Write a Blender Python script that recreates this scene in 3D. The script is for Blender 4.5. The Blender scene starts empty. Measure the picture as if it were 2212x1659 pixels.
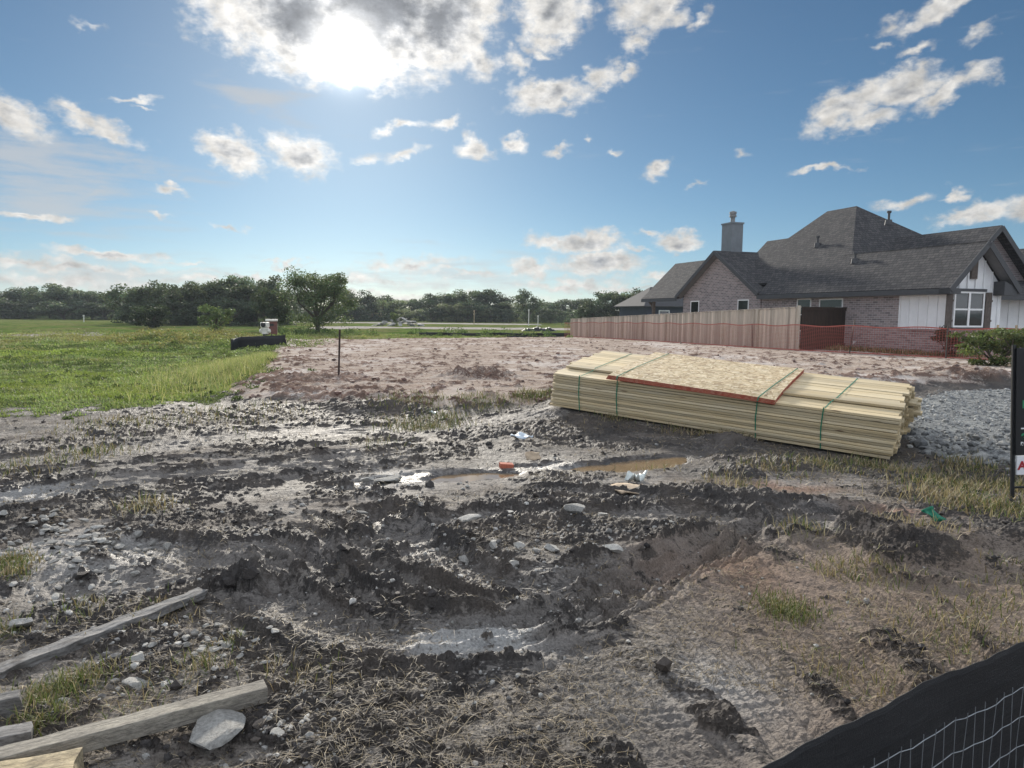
SUN_E = 5.0
EXPO = 0.38
BG = .050
FILL_T, FILL_B = .42, 22.  # threshold and brightness of the added out-of-view fill clouds
RIM, RIM_NEAR, CORE = 10.8, 12., 5.4
RELIEF = 1.3
SKY_C = (.88, 1., 1.0)
GLOW = 3.4
VEIL = 9.4
import bpy, math, random
import numpy as np
from mathutils import Vector, Matrix
random.seed(7)
RNG = np.random.default_rng(11)
scene = bpy.context.scene
COL = scene.collection
R = math.radians

# ------------------------------------------------------------------ camera
HC = 1.65
F = 1534.0                      # focal length in units where the picture is 2212 wide
PITCH, ROLL = R(5.6), 0.0087
_f = Vector((0, math.cos(PITCH), -math.sin(PITCH)))
_r0 = Vector((1, 0, 0)); _u0 = _r0.cross(_f)
_r = _r0*math.cos(ROLL) + _u0*math.sin(ROLL)
_u = _u0*math.cos(ROLL) - _r0*math.sin(ROLL)
cd = bpy.data.cameras.new('camera'); cam = bpy.data.objects.new('camera', cd); COL.objects.link(cam)
cam.matrix_world = Matrix(((_r.x, _u.x, -_f.x, 0), (_r.y, _u.y, -_f.y, 0), (_r.z, _u.z, -_f.z, HC), (0, 0, 0, 1)))
cd.sensor_width = 36; cd.lens = 36*F/2212; cd.clip_start = .05; cd.clip_end = 6000
scene.camera = cam

def ray(px, py):
    return (_f + _r*((px-1106)/F) + _u*((829.5-py)/F))
def W(px, py, Y):
    d = ray(px, py); k = Y/d.y
    return Vector((d.x*k, Y, HC+d.z*k))
def Gz(px, py, z=0.):
    d = ray(px, py); k = (z-HC)/d.z
    return Vector((d.x*k, d.y*k, z))

# ------------------------------------------------------------------ numpy noise
_GT = np.random.default_rng(5).uniform(0, 2*math.pi, 4096); _GX = np.cos(_GT).astype(np.float32); _GY = np.sin(_GT).astype(np.float32)
def _hash(ix, iy, seed):
    h = ix.astype(np.int32).view(np.uint32)*np.uint32(374761393) + iy.astype(np.int32).view(np.uint32)*np.uint32(668265263) + np.uint32((seed*974634777) & 0xFFFFFFFF)
    h = (h ^ (h >> np.uint32(13)))*np.uint32(1274126177)
    return h ^ (h >> np.uint32(16))
def perlin(x, y, seed=0):
    x = np.asarray(x, float); y = np.asarray(y, float)
    x0 = np.floor(x); y0 = np.floor(y); fx = (x-x0).astype(np.float32); fy = (y-y0).astype(np.float32)
    u = fx*fx*fx*(fx*(fx*6-15)+10); v = fy*fy*fy*(fy*(fy*6-15)+10)
    def g(ix, iy, dx, dy):
        a = _hash(ix, iy, seed) & np.uint32(4095)
        return _GX[a]*dx + _GY[a]*dy
    n00 = g(x0, y0, fx, fy); n10 = g(x0+1, y0, fx-1, fy)
    n01 = g(x0, y0+1, fx, fy-1); n11 = g(x0+1, y0+1, fx-1, fy-1)
    return ((n00*(1-u)+n10*u)*(1-v) + (n01*(1-u)+n11*u)*v)*np.float32(1.5)
def fbm(x, y, o=4, seed=0, gain=.5):
    s = 0; a = 1; n = 0
    for i in range(o):
        s = s + a*perlin(x*2.03**i + 17.3*i, y*2.03**i - 9.1*i, seed+i); n += a; a *= gain
    return s/n
def billow(x, y, o=3, seed=0, gain=.5):
    s = 0; a = 1; n = 0
    for i in range(o):
        s = s + a*np.abs(perlin(x*2.1**i + 7.3*i, y*2.1**i + 3.1*i, seed+i)); n += a; a *= gain
    return s/n
def sstep(a, b, x):
    t = np.clip((x-a)/(b-a), 0, 1); return t*t*(3-2*t)
def worley(x, y, seed=0):
    ix = np.floor(x); iy = np.floor(y); d1 = np.full(x.shape, 9.); d2 = np.full(x.shape, 9.)
    for dx in (-1, 0, 1):
        for dy in (-1, 0, 1):
            cx = ix+dx; cy = iy+dy
            px = cx + _hash(cx, cy, seed)/4294967296.; py = cy + _hash(cx, cy, seed+5)/4294967296.
            d = np.hypot(px-x, py-y)
            d2 = np.minimum(d2, np.maximum(d, d1)); d1 = np.minimum(d1, d)
    return d1, d2

# ------------------------------------------------------------------ object helpers
def tag(o, label=None, cat=None, group=None, kind=None):
    if label: o['label'] = label
    if cat: o['category'] = cat
    if group: o['group'] = group
    if kind: o['kind'] = kind
    return o
def empty(name, loc, rz=0., label=None, cat=None, group=None):
    o = bpy.data.objects.new(name, None); COL.objects.link(o)
    o.location = loc; o.rotation_euler = (0, 0, rz); o.empty_display_size = .2
    return tag(o, label, cat, group)
def link(name, me, mat=None, parent=None):
    o = bpy.data.objects.new(name, me); COL.objects.link(o)
    if mat is not None: me.materials.append(mat)
    if parent is not None: o.parent = parent
    return o
def np_mesh(name, V, Fc, smooth=False):
    me = bpy.data.meshes.new(name); V = np.asarray(V, np.float32); Fc = np.asarray(Fc, np.int32)
    k = Fc.shape[1]
    me.vertices.add(len(V)); me.vertices.foreach_set('co', V.ravel())
    me.loops.add(Fc.size); me.loops.foreach_set('vertex_index', Fc.ravel())
    me.polygons.add(len(Fc)); me.polygons.foreach_set('loop_start', np.arange(0, Fc.size, k, dtype=np.int32))
    me.polygons.foreach_set('loop_total', np.full(len(Fc), k, np.int32))
    me.polygons.foreach_set('use_smooth', np.full(len(Fc), smooth, bool))
    me.update(calc_edges=True); me.validate(); return me
def vcol(me, name, C):
    C = np.asarray(C, np.float32)
    if C.shape[1] == 3: C = np.c_[C, np.ones(len(C), np.float32)]
    a = me.attributes.new(name, 'FLOAT_COLOR', 'POINT'); a.data.foreach_set('color', np.ascontiguousarray(C, np.float32).ravel())
class MB:
    def __init__(s): s.v = []; s.f = []
    def face(s, *p):
        b = len(s.v); s.v += [tuple(q) for q in p]; s.f.append(tuple(range(b, b+len(p)))); return s
    def hexa(s, p):            # 8 corners: bottom 0-3 ccw, top 4-7
        b = len(s.v); s.v += [tuple(q) for q in p]
        for q in ((3, 2, 1, 0), (4, 5, 6, 7), (0, 1, 5, 4), (1, 2, 6, 5), (2, 3, 7, 6), (3, 0, 4, 7)):
            s.f.append(tuple(b+i for i in q))
        return s
    def box(s, x0, x1, y0, y1, z0, z1):
        return s.hexa([(x0, y0, z0), (x1, y0, z0), (x1, y1, z0), (x0, y1, z0), (x0, y0, z1), (x1, y0, z1), (x1, y1, z1), (x0, y1, z1)])
    def bar(s, p0, p1, w, h, up=(0, 0, 1)):
        p0 = Vector(p0); p1 = Vector(p1); d = (p1-p0).normalized(); up = Vector(up)
        a = d.cross(up)
        if a.length < 1e-4: a = d.cross(Vector((1, 0, 0)))
        a.normalize(); b = a.cross(d); a *= w/2; b *= h/2
        return s.hexa([p0-a-b, p0+a-b, p1+a-b, p1-a-b, p0-a+b, p0+a+b, p1+a+b, p1-a+b])
    def tube(s, pts, rad, n=8, cap=True):
        pts = [Vector(p) for p in pts]
        if not hasattr(rad, '__len__'): rad = [rad]*len(pts)
        b = len(s.v); pa = None
        for i, p in enumerate(pts):
            d = (pts[min(i+1, len(pts)-1)]-pts[max(i-1, 0)]).normalized()
            if pa is None:
                a = d.cross(Vector((0, 0, 1)) if abs(d.z) < .9 else Vector((1, 0, 0)))
            else:
                a = pa - d*pa.dot(d)
            a.normalize(); pa = a; c = d.cross(a)
            for k in range(n):
                t = 2*math.pi*k/n; s.v.append(tuple(p + (a*math.cos(t)+c*math.sin(t))*rad[i]))
        for i in range(len(pts)-1):
            for k in range(n):
                k2 = (k+1) % n
                s.f.append((b+i*n+k, b+i*n+k2, b+(i+1)*n+k2, b+(i+1)*n+k))
        if cap:
            s.f.append(tuple(b+k for k in reversed(range(n)))); e = b+(len(pts)-1)*n; s.f.append(tuple(e+k for k in range(n)))
        return s
    def lathe(s, prof, n=16, c=(0, 0, 0)):
        return s.tube([(c[0], c[1], c[2]+z) for r, z in prof], [max(r, 1e-3) for r, z in prof], n)
    def prism(s, poly, off):   # planar polygon extruded by a vector
        b = len(s.v); n = len(poly); off = Vector(off)
        s.v += [tuple(p) for p in poly] + [tuple(Vector(p)+off) for p in poly]
        s.f.append(tuple(b+i for i in reversed(range(n)))); s.f.append(tuple(b+n+i for i in range(n)))
        for i in range(n): j = (i+1) % n; s.f.append((b+i, b+j, b+n+j, b+n+i))
        return s
    def build(s, name, mat=None, parent=None, bevel=0., smooth=False):
        me = bpy.data.meshes.new(name); me.from_pydata(s.v, [], s.f)
        import bmesh
        bm = bmesh.new(); bm.from_mesh(me); bmesh.ops.recalc_face_normals(bm, faces=bm.faces)
        if bevel: bmesh.ops.bevel(bm, geom=bm.edges[:], offset=bevel, segments=2, affect='EDGES', profile=.6)
        bm.to_mesh(me); bm.free()
        if smooth: me.polygons.foreach_set('use_smooth', [True]*len(me.polygons))
        return link(name, me, mat, parent)

# ------------------------------------------------------------------ materials
def rgb(c): return (c[0], c[1], c[2], 1.)
class NT:
    def __init__(s, name):
        s.m = bpy.data.materials.new(name); s.m.use_nodes = True; s.t = s.m.node_tree; s.n = s.t.nodes
        s.b = s.n['Principled BSDF']
    def new(s, typ, **k):
        n = s.n.new(typ)
        for a, v in k.items(): setattr(n, a, v)
        return n
    def L(s, a, b): s.t.links.new(a, b)
    def val(s, sock, v):
        if isinstance(v, bpy.types.NodeSocket): s.L(v, sock)
        else: sock.default_value = v
    def math(s, op, a, b=0., clamp=False):
        n = s.new('ShaderNodeMath', operation=op, use_clamp=clamp); s.val(n.inputs[0], a); s.val(n.inputs[1], b); return n.outputs[0]
    def mix(s, fac, a, b, blend='MIX'):
        n = s.new('ShaderNodeMix', data_type='RGBA', blend_type=blend); s.val(n.inputs[0], fac)
        s.val(n.inputs[6], rgb(a) if isinstance(a, tuple) else a); s.val(n.inputs[7], rgb(b) if isinstance(b, tuple) else b)
        return n.outputs[2]
    def ramp(s, fac, stops, interp='LINEAR'):
        n = s.new('ShaderNodeValToRGB'); n.color_ramp.interpolation = interp; e = n.color_ramp.elements
        while len(e) < len(stops): e.new(.5)
        for i, (p, c) in enumerate(stops):
            e[i].position = p; e[i].color = rgb(c) if isinstance(c, tuple) else (c, c, c, 1)
        s.L(fac, n.inputs[0]); return n.outputs[0]
    def coord(s, kind='Object'): return s.new('ShaderNodeTexCoord').outputs[kind]
    def map(s, v, scale=(1, 1, 1), rot=(0, 0, 0), loc=(0, 0, 0)):
        n = s.new('ShaderNodeMapping'); s.L(v, n.inputs[0]); n.inputs['Scale'].default_value = scale
        n.inputs['Rotation'].default_value = rot; n.inputs['Location'].default_value = loc; return n.outputs[0]
    def noise(s, v, scale, detail=4., rough=.55, out=0):
        n = s.new('ShaderNodeTexNoise'); s.L(v, n.inputs['Vector']); n.inputs['Scale'].default_value = scale
        n.inputs['Detail'].default_value = detail; n.inputs['Roughness'].default_value = rough; return n.outputs[out]
    def voro(s, v, scale, feature='F1', out='Distance', rnd=1.):
        n = s.new('ShaderNodeTexVoronoi', feature=feature); s.L(v, n.inputs['Vector']); n.inputs['Scale'].default_value = scale
        n.inputs['Randomness'].default_value = rnd; return n.outputs[out]
    def rand(s): return s.new('ShaderNodeObjectInfo').outputs['Random']
    def bump(s, h, strength=.5, dist=.01, normal=None):
        n = s.new('ShaderNodeBump'); n.inputs['Strength'].default_value = strength; n.inputs['Distance'].default_value = dist
        s.L(h, n.inputs['Height'])
        if normal is not None: s.L(normal, n.inputs['Normal'])
        return n.outputs[0]
    def out(s, color=None, rough=None, normal=None, metal=None, spec=None):
        if color is not None: s.val(s.b.inputs['Base Color'], rgb(color) if isinstance(color, tuple) else color)
        if rough is not None: s.val(s.b.inputs['Roughness'], rough)
        if normal is not None: s.L(normal, s.b.inputs['Normal'])
        if metal is not None: s.val(s.b.inputs['Metallic'], metal)
        if spec is not None: s.val(s.b.inputs['Specular IOR Level'], spec)
        return s.m
M = {}
def simple(name, c, rough=.7, var=.25, scale=6., bumpd=.002, metal=0., spec=.4):
    t = NT(name); co = t.coord(); n = t.noise(co, scale, 6, .6)
    a = tuple(x*(1-var) for x in c); b = tuple(min(1, x*(1+var)) for x in c)
    col = t.mix(t.ramp(n, [(.3, 0.), (.7, 1.)]), a, b)
    M[name] = t.out(col, rough, t.bump(t.noise(co, scale*6, 4), .4, bumpd), metal, spec); return M[name]
def leafmat(name, tr=.35):
    t = NT(name); at = t.new('ShaderNodeAttribute', attribute_name='col'); c = at.outputs['Color']
    rd = t.rand(); hs = t.new('ShaderNodeHueSaturation'); t.L(c, hs.inputs['Color'])
    t.L(t.math('ADD', t.math('MULTIPLY', rd, .5), .75), hs.inputs['Value'])
    t.L(t.math('ADD', t.math('MULTIPLY', rd, .03), .485), hs.inputs['Hue'])
    c = hs.outputs[0]
    t.out(c, .6, spec=.25)
    tl = t.new('ShaderNodeBsdfTranslucent'); t.L(t.mix(.5, c, (.9, 1., .3), 'MULTIPLY'), tl.inputs[0])
    mx = t.new('ShaderNodeMixShader'); mx.inputs[0].default_value = tr
    t.L(t.b.outputs[0], mx.inputs[1]); t.L(tl.outputs[0], mx.inputs[2])
    t.L(mx.outputs[0], t.n['Material Output'].inputs[0]); M[name] = t.m; return t.m
leafmat('leaf', .4); leafmat('grass_blade', .45); leafmat('straw_blade', .2)
# ------------------------------------------------------------------ sun, sky and clouds
SUN_D = ray(748, 108).normalized()
SUN_EL = math.asin(SUN_D.z); SUN_AZ = math.atan2(SUN_D.x, SUN_D.y)
sl = bpy.data.lights.new('sun', 'SUN'); sl.energy = SUN_E; sl.angle = R(5.0); sl.color = (1., .93, .82)
so = bpy.data.objects.new('sun', sl); COL.objects.link(so); so.location = SUN_D*50
so.rotation_euler = SUN_D.to_track_quat('Z', 'Y').to_euler()
world = bpy.data.worlds.new('World'); scene.world = world; world.use_nodes = True
w = NT.__new__(NT); w.t = world.node_tree; w.n = w.t.nodes
bg = w.n['Background']
sky = w.new('ShaderNodeTexSky', sky_type='NISHITA'); sky.sun_disc = False
sky.sun_elevation = SUN_EL; sky.sun_rotation = SUN_AZ; sky.altitude = 50; sky.air_density = 1.; sky.dust_density = .2; sky.ozone_density = 4.
D = w.coord('Generated')
sep = w.new('ShaderNodeSeparateXYZ'); w.L(D, sep.inputs[0]); dx, dy, dz = sep.outputs
az = w.math('ARCTAN2', dx, dy); el = w.math('ARCSINE', dz)
cmb = w.new('ShaderNodeCombineXYZ'); w.L(az, cmb.inputs[0]); w.L(el, cmb.inputs[1]); AE = cmb.outputs[0]
dot = w.new('ShaderNodeVectorMath', operation='DOT_PRODUCT'); w.L(D, dot.inputs[0]); dot.inputs[1].default_value = SUN_D
ang = w.math('ARCCOSINE', w.math('MINIMUM', dot.outputs['Value'], .99999))
# domain warp so that outlines billow
def vadd(a, b, k):
    s1 = w.new('ShaderNodeVectorMath', operation='SUBTRACT'); w.L(b, s1.inputs[0]); s1.inputs[1].default_value = (.5, .5, .5)
    s2 = w.new('ShaderNodeVectorMath', operation='SCALE'); w.L(s1.outputs[0], s2.inputs[0]); s2.inputs['Scale'].default_value = k
    s3 = w.new('ShaderNodeVectorMath', operation='ADD'); w.L(a, s3.inputs[0]); w.L(s2.outputs[0], s3.inputs[1]); return s3.outputs[0]
AEs = w.map(AE, (1, 1.5, 1))
nz_col = w.noise(AEs, 9., 3, .55, 1)
AEw = vadd(AE, nz_col, .055)
AEw = vadd(AEw, w.noise(AEs, 34., 3, .6, 1), .03)
def azel(px, py):
    d = ray(px, py).normalized(); return math.atan2(d.x, d.y), math.asin(d.z)
cov = {}
def blobs(lst, key):
    for (px, py, rx, ry, rot, st) in lst:
        a, e = azel(px, py); ce = max(.6, math.cos(e))
        n = w.new('ShaderNodeTexGradient', gradient_type='SPHERICAL'); w.L(AEw, n.inputs[0])
        tm = n.texture_mapping; tm.vector_type = 'TEXTURE'; tm.translation = (a, e, 0); tm.rotation = (0, 0, R(rot))
        tm.scale = (rx/F/ce*1.5, ry/F*1.5, 1)
        v = w.math('MULTIPLY_ADD', n.outputs['Fac'], 1.6*st); w.n[-1].inputs[2].default_value = -.6*st
        cov[key] = v if key not in cov else w.math('MAXIMUM', cov[key], v)
# cumulus: px, py, rx, ry, rotation (deg, ccw), strength
blobs([(520, 35, 120, 85, 0, 1.0), (640, 40, 190, 130, -20, 1.5), (800, 0, 260, 175, 0, 1.7), (960, 40, 160, 130, 30, 1.5), (700, 130, 100, 65, -10, 1.1), (880, 115, 70, 55, 0, 1.0), (1030, 130, 50, 60, 60, .9),
       (760, -160, 420, 150, 0, 1.7),
       (1190, 15, 110, 75, 0, 1.1), (1180, 75, 70, 35, 0, .8), (1112, 140, 36, 42, 60, .8), (1165, 112, 36, 16, 0, .7),
       (1410, 15, 105, 60, 15, 1.1), (1372, 88, 42, 30, 0, .8), (1520, 30, 40, 18, 30, .6), (1300, 160, 70, 36, 35, .9), (1195, 212, 120, 48, 8, 1.05), (1358, 145, 28, 18, 20, .7),
       (500, 330, 92, 38, -16, 1.1), (655, 330, 95, 50, -6, .95), (800, 342, 70, 20, 6, .62), (880, 325, 70, 18, 14, .62), (868, 272, 75, 15, 8, .6), (960, 262, 45, 14, 25, .55),
       (1022, 310, 50, 40, -30, .95), (1106, 302, 50, 24, -15, .85), (1203, 322, 30, 14, 15, .7), (1270, 300, 14, 12, 0, .6), (1330, 310, 26, 9, 0, .55),
       (1835, 235, 88, 46, 22, 1.2), (1945, 195, 100, 44, 10, 1.2), (2035, 210, 76, 28, 28, .9), (2100, 180, 50, 26, 20, .75), (1880, 258, 74, 24, 5, .75),
       (1985, 105, 48, 16, 10, .65), (2112, 80, 34, 20, 20, .62), (2020, 18, 120, 24, 18, .75), (1925, 50, 44, 26, 30, .55), (1906, 95, 30, 10, 0, .5),
       (1420, 358, 34, 22, 0, .85), (1600, 332, 24, 13, 0, .6), (1775, 372, 78, 10, 5, .75), (1500, 396, 30, 7, 0, .5), (1955, 420, 66, 20, 10, .85), (2060, 413, 32, 11, 0, .7), (2110, 456, 120, 26, 7, 1.0), (2250, 440, 90, 40, 0, 1.0),
       (1265, 525, 120, 38, 0, 1.1), (1180, 520, 66, 24, 0, .8), (1290, 572, 145, 34, 0, 1.1), (1150, 582, 80, 24, 0, .8), (1240, 612, 200, 18, 0, .75), (1472, 518, 78, 26, 0, 1.05), (1400, 500, 40, 12, 0, .6), (1420, 595, 60, 14, 0, .7), (1380, 540, 50, 10, 0, .6)], 'cum')
blobs([(15, 235, 75, 42, -20, 1.0), (170, 232, 66, 14, -14, .8), (215, 265, 100, 30, -18, .9), (300, 205, 66, 9, 8, .7), (330, 222, 30, 6, 0, .5), (372, 410, 38, 12, -8, .8), (70, 456, 110, 11, -6, .8), (330, 469, 34, 7, 0, .6), (500, 482, 80, 7, -5, .5),
       (230, 545, 140, 16, -3, .95), (40, 560, 140, 18, 0, .8), (420, 565, 60, 10, 0, .6), (620, 566, 70, 8, 0, .6), (80, 600, 330, 22, 0, .62), (420, 610, 330, 18, 0, .55), (900, 570, 190, 22, 2, .6), (800, 605, 260, 20, 0, .55), (200, 46, 40, 8, 0, .5),
       (700, 640, 700, 18, 0, .62), (150, 575, 260, 12, 0, .7), (1000, 590, 160, 12, 0, .6), (560, 590, 200, 10, 0, .6), (1500, 610, 120, 14, 0, .7), (1330, 625, 160, 12, 0, .7)], 'cum')
blobs([(90, 400, 240, 95, -6, .62), (60, 330, 170, 60, 0, .62), (300, 350, 170, 22, -4, .45), (200, 405, 150, 24, -6, .6), (560, 218, 110, 36, -8, .6), (640, 205, 60, 20, 10, .4), (250, 600, 500, 60, 0, .5), (1000, 600, 400, 50, 0, .42)], 'wisp')
fine = w.noise(AEs, 46., 9, .62)
mid = w.noise(AEs, 15., 5, .6)
# the same texture a little nearer the sun: the difference lights the sunward side of every billow
tsn = w.new('ShaderNodeVectorMath', operation='SUBTRACT'); tsn.inputs[0].default_value = (SUN_AZ, SUN_EL*1.5, 0); w.L(AEs, tsn.inputs[1])
nrm_ = w.new('ShaderNodeVectorMath', operation='NORMALIZE'); w.L(tsn.outputs[0], nrm_.inputs[0])
sft = w.new('ShaderNodeVectorMath', operation='SCALE'); w.L(nrm_.outputs[0], sft.inputs[0]); sft.inputs['Scale'].default_value = .013
ofs = w.new('ShaderNodeVectorMath', operation='ADD'); w.L(AEs, ofs.inputs[0]); w.L(sft.outputs[0], ofs.inputs[1])
lump_a = w.noise(AEs, 24., 6, .6); lump_b = w.noise(ofs.outputs[0], 24., 6, .6)
relief = w.math('SUBTRACT', lump_a, lump_b)
det = w.math('ADD', w.math('MULTIPLY', w.math('SUBTRACT', fine, .5), 1.4), w.math('MULTIPLY', w.math('SUBTRACT', mid, .5), 1.0))
# added unseen bright clouds overhead and behind the viewpoint, as fill light
zc = w.math('ADD', w.math('MAXIMUM', dz, 0.), .12)
cp = w.new('ShaderNodeCombineXYZ'); w.L(w.math('DIVIDE', dx, zc), cp.inputs[0]); w.L(w.math('DIVIDE', dy, zc), cp.inputs[1])
deck = w.noise(cp.outputs[0], 1.1, 8, .55)
away = w.new('ShaderNodeMapRange', interpolation_type='SMOOTHSTEP'); w.L(dy, away.inputs[0]); away.inputs[1].default_value = .45; away.inputs[2].default_value = -.1
over = w.new('ShaderNodeMapRange', interpolation_type='SMOOTHSTEP'); w.L(dz, over.inputs[0]); over.inputs[1].default_value = .52; over.inputs[2].default_value = .75
side = w.math('MAXIMUM', away.outputs[0], over.outputs[0])
fill_cov = w.math('MULTIPLY', w.math('MULTIPLY', w.math('SUBTRACT', deck, FILL_T), 7.), side)
cum = w.math('ADD', cov['cum'], w.math('MULTIPLY', det, .8))
dens = w.math('MAXIMUM', cum, fill_cov)
mr = w.new('ShaderNodeMapRange', interpolation_type='SMOOTHSTEP'); w.L(dens, mr.inputs[0]); mr.inputs[1].default_value = .02; mr.inputs[2].default_value = .72
alpha = mr.outputs[0]
# streaky thin veil
strk = w.noise(w.map(AEs, (1.0, 5.0, 1), (0, 0, R(-6))), 9., 6, .6)
wv = w.math('ADD', cov['wisp'], w.math('MULTIPLY', w.math('SUBTRACT', strk, .5), 1.6))
mw = w.new('ShaderNodeMapRange', interpolation_type='SMOOTHSTEP'); w.L(wv, mw.inputs[0]); mw.inputs[1].default_value = -.1; mw.inputs[2].default_value = .7; mw.inputs[4].default_value = .72
# thickness: thin rims pass light, thick middles are grey
th = w.new('ShaderNodeMapRange', interpolation_type='SMOOTHSTEP'); w.L(w.math('ADD', cum, w.math('MULTIPLY', w.math('SUBTRACT', w.noise(vadd(AEs, nz_col, .03), 20., 5, .6), .5), .9)), th.inputs[0]); th.inputs[1].default_value = .5; th.inputs[2].default_value = 1.45
sunhole = w.math('SUBTRACT', 1., w.math('EXPONENT', w.math('MULTIPLY', w.math('MULTIPLY', ang, ang), -1/R(2.3)**2)))
thick = w.math('MULTIPLY', w.math('MULTIPLY', th.outputs[0], sunhole), w.math('SUBTRACT', 1., side))
near = w.math('EXPONENT', w.math('MULTIPLY', ang, -1/R(9.)))
rimb = w.math('MULTIPLY_ADD', near, RIM_NEAR); w.n[-1].inputs[2].default_value = RIM
core = w.math('MULTIPLY_ADD', near, .05); w.n[-1].inputs[2].default_value = CORE
lit = w.math('MULTIPLY', w.math('SUBTRACT', 1., thick), rimb)
cb = w.math('MULTIPLY', w.math('ADD', lit, w.math('MULTIPLY', thick, core)), w.math('ADD', 1., w.math('MULTIPLY', relief, RELIEF)))
cb = w.math('ADD', w.math('MULTIPLY', cb, w.math('SUBTRACT', 1., side)), w.math('MULTIPLY', side, FILL_B))
ccol = w.mix(side, w.mix(thick, (1., .97, .92), (.92, .97, 1.05)), (.93, .985, 1.07))
vm = w.new('ShaderNodeVectorMath', operation='SCALE'); w.L(ccol, vm.inputs[0]); w.L(cb, vm.inputs['Scale'])
# clear sky: Nishita, slightly compressed as a phone camera does
hz = w.math('EXPONENT', w.math('MULTIPLY', w.math('MAXIMUM', el, 0.), -1/R(5.)))
hc_ = w.new('ShaderNodeMix', data_type='VECTOR'); w.L(hz, hc_.inputs[0]); hc_.inputs[4].default_value = SKY_C; hc_.inputs[5].default_value = (.92, 1.18, 1.62)
sc_ = w.new('ShaderNodeVectorMath', operation='MULTIPLY'); w.L(sky.outputs[0], sc_.inputs[0]); w.L(hc_.outputs[1], sc_.inputs[1])
glow = w.math('MULTIPLY', w.math('EXPONENT', w.math('MULTIPLY', ang, -1/R(7.))), GLOW)
ga = w.new('ShaderNodeVectorMath', operation='SCALE'); ga.inputs[0].default_value = (1., .98, .94); w.L(glow, ga.inputs['Scale'])
ad = w.new('ShaderNodeVectorMath', operation='ADD'); w.L(sc_.outputs[0], ad.inputs[0]); w.L(ga.outputs[0], ad.inputs[1])
veil = w.new('ShaderNodeVectorMath', operation='SCALE'); veil.inputs[0].default_value = (.96, .98, 1.); veil.inputs['Scale'].default_value = VEIL
s1 = w.mix(mw.outputs[0], ad.outputs[0], veil.outputs[0])
s2 = w.mix(alpha, s1, vm.outputs[0])
# the veiled sun itself, burning through the thin part of its cloud
ht = w.math('MULTIPLY', w.math('EXPONENT', w.math('MULTIPLY', w.math('MULTIPLY', ang, ang), -1/R(1.7)**2)), 42.)
ht = w.math('MULTIPLY', ht, w.math('SUBTRACT', 1., w.math('MULTIPLY', thick, .8)))
hv = w.new('ShaderNodeVectorMath', operation='SCALE'); hv.inputs[0].default_value = (1., .98, .93); w.L(ht, hv.inputs['Scale'])
fin = w.new('ShaderNodeVectorMath', operation='ADD'); w.L(s2, fin.inputs[0]); w.L(hv.outputs[0], fin.inputs[1])
w.L(fin.outputs[0], bg.inputs[0]); bg.inputs[1].default_value = BG
scene.view_settings.view_transform = 'Standard'; scene.view_settings.look = 'None'
scene.view_settings.exposure = EXPO; scene.view_settings.gamma = 1.
# ------------------------------------------------------------------ terrain
LA = Vector((.847, -.532)); LB = Vector((.532, .847)); LO = Vector((.634, 11.3))     # lumber pile frame
L_SA, L_SB, L_Z0 = -.065, .13, .20
PAD = [(-5.6, 13.6), (-4.2, 12.4), (-2.4, 11.9), (.3, 11.9), (2.2, 12.6), (5.5, 13.2), (8.2, 15.8), (11.5, 17.0), (16, 17.5), (30, 21.), (26, 33), (12, 50), (4.3, 51.5), (-5, 47), (-13.8, 42), (-10.4, 31), (-7.6, 22.5), (-5.9, 16.5)]
DRIVE = [(5.3, 8.6), (8.0, 7.4), (14, 8.6), (22, 12), (22, 16.5), (15, 16.6), (9.5, 15.4), (7.0, 12.8), (5.6, 10.6)]
FIELD_Y = [(-60, 9.0), (-14, 9.6), (-9.5, 10.8), (-7.6, 11.4), (-6, 12.6), (-5.2, 13.2), (-4.9, 14), (-4.6, 40)]
def poly_sd(x, y, P):        # signed distance, positive inside
    d = np.full(x.shape, 1e9); ins = np.zeros(x.shape, bool); n = len(P)
    for i in range(n):
        ax, ay = P[i]; bx, by = P[(i+1) % n]
        ex, ey = bx-ax, by-ay; t = np.clip(((x-ax)*ex+(y-ay)*ey)/(ex*ex+ey*ey), 0, 1)
        d = np.minimum(d, np.hypot(x-ax-t*ex, y-ay-t*ey))
        c = ((ay > y) != (by > y)) & (x < (bx-ax)*(y-ay)/(by-ay+1e-12)+ax); ins ^= c
    return np.where(ins, d, -d)
def line_d(x, y, P):         # distance to polyline, arc length, side
    d = np.full(x.shape, 1e9); s = np.zeros(x.shape); sd = np.zeros(x.shape); acc = 0
    for (ax, ay), (bx, by) in zip(P[:-1], P[1:]):
        ex, ey = bx-ax, by-ay; L = math.hypot(ex, ey)
        t = np.clip(((x-ax)*ex+(y-ay)*ey)/(L*L), 0, 1); q = np.hypot(x-ax-t*ex, y-ay-t*ey)
        m = q < d; d = np.where(m, q, d); s = np.where(m, acc+t*L, s); sd = np.where(m, np.sign((x-ax)*ey-(y-ay)*ex)*q, sd); acc += L
    return d, s, sd
def gp(*pts): return [tuple(Gz(px, py)[:2]) for px, py in pts]
def smooth_line(P, n=4):
    for _ in range(2):
        Q = [P[0]]
        for a, b in zip(P[:-1], P[1:]):
            Q += [(a[0]*.75+b[0]*.25, a[1]*.75+b[1]*.25), (a[0]*.25+b[0]*.75, a[1]*.25+b[1]*.75)]
        P = Q + [P[-1]]
    return P
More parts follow.
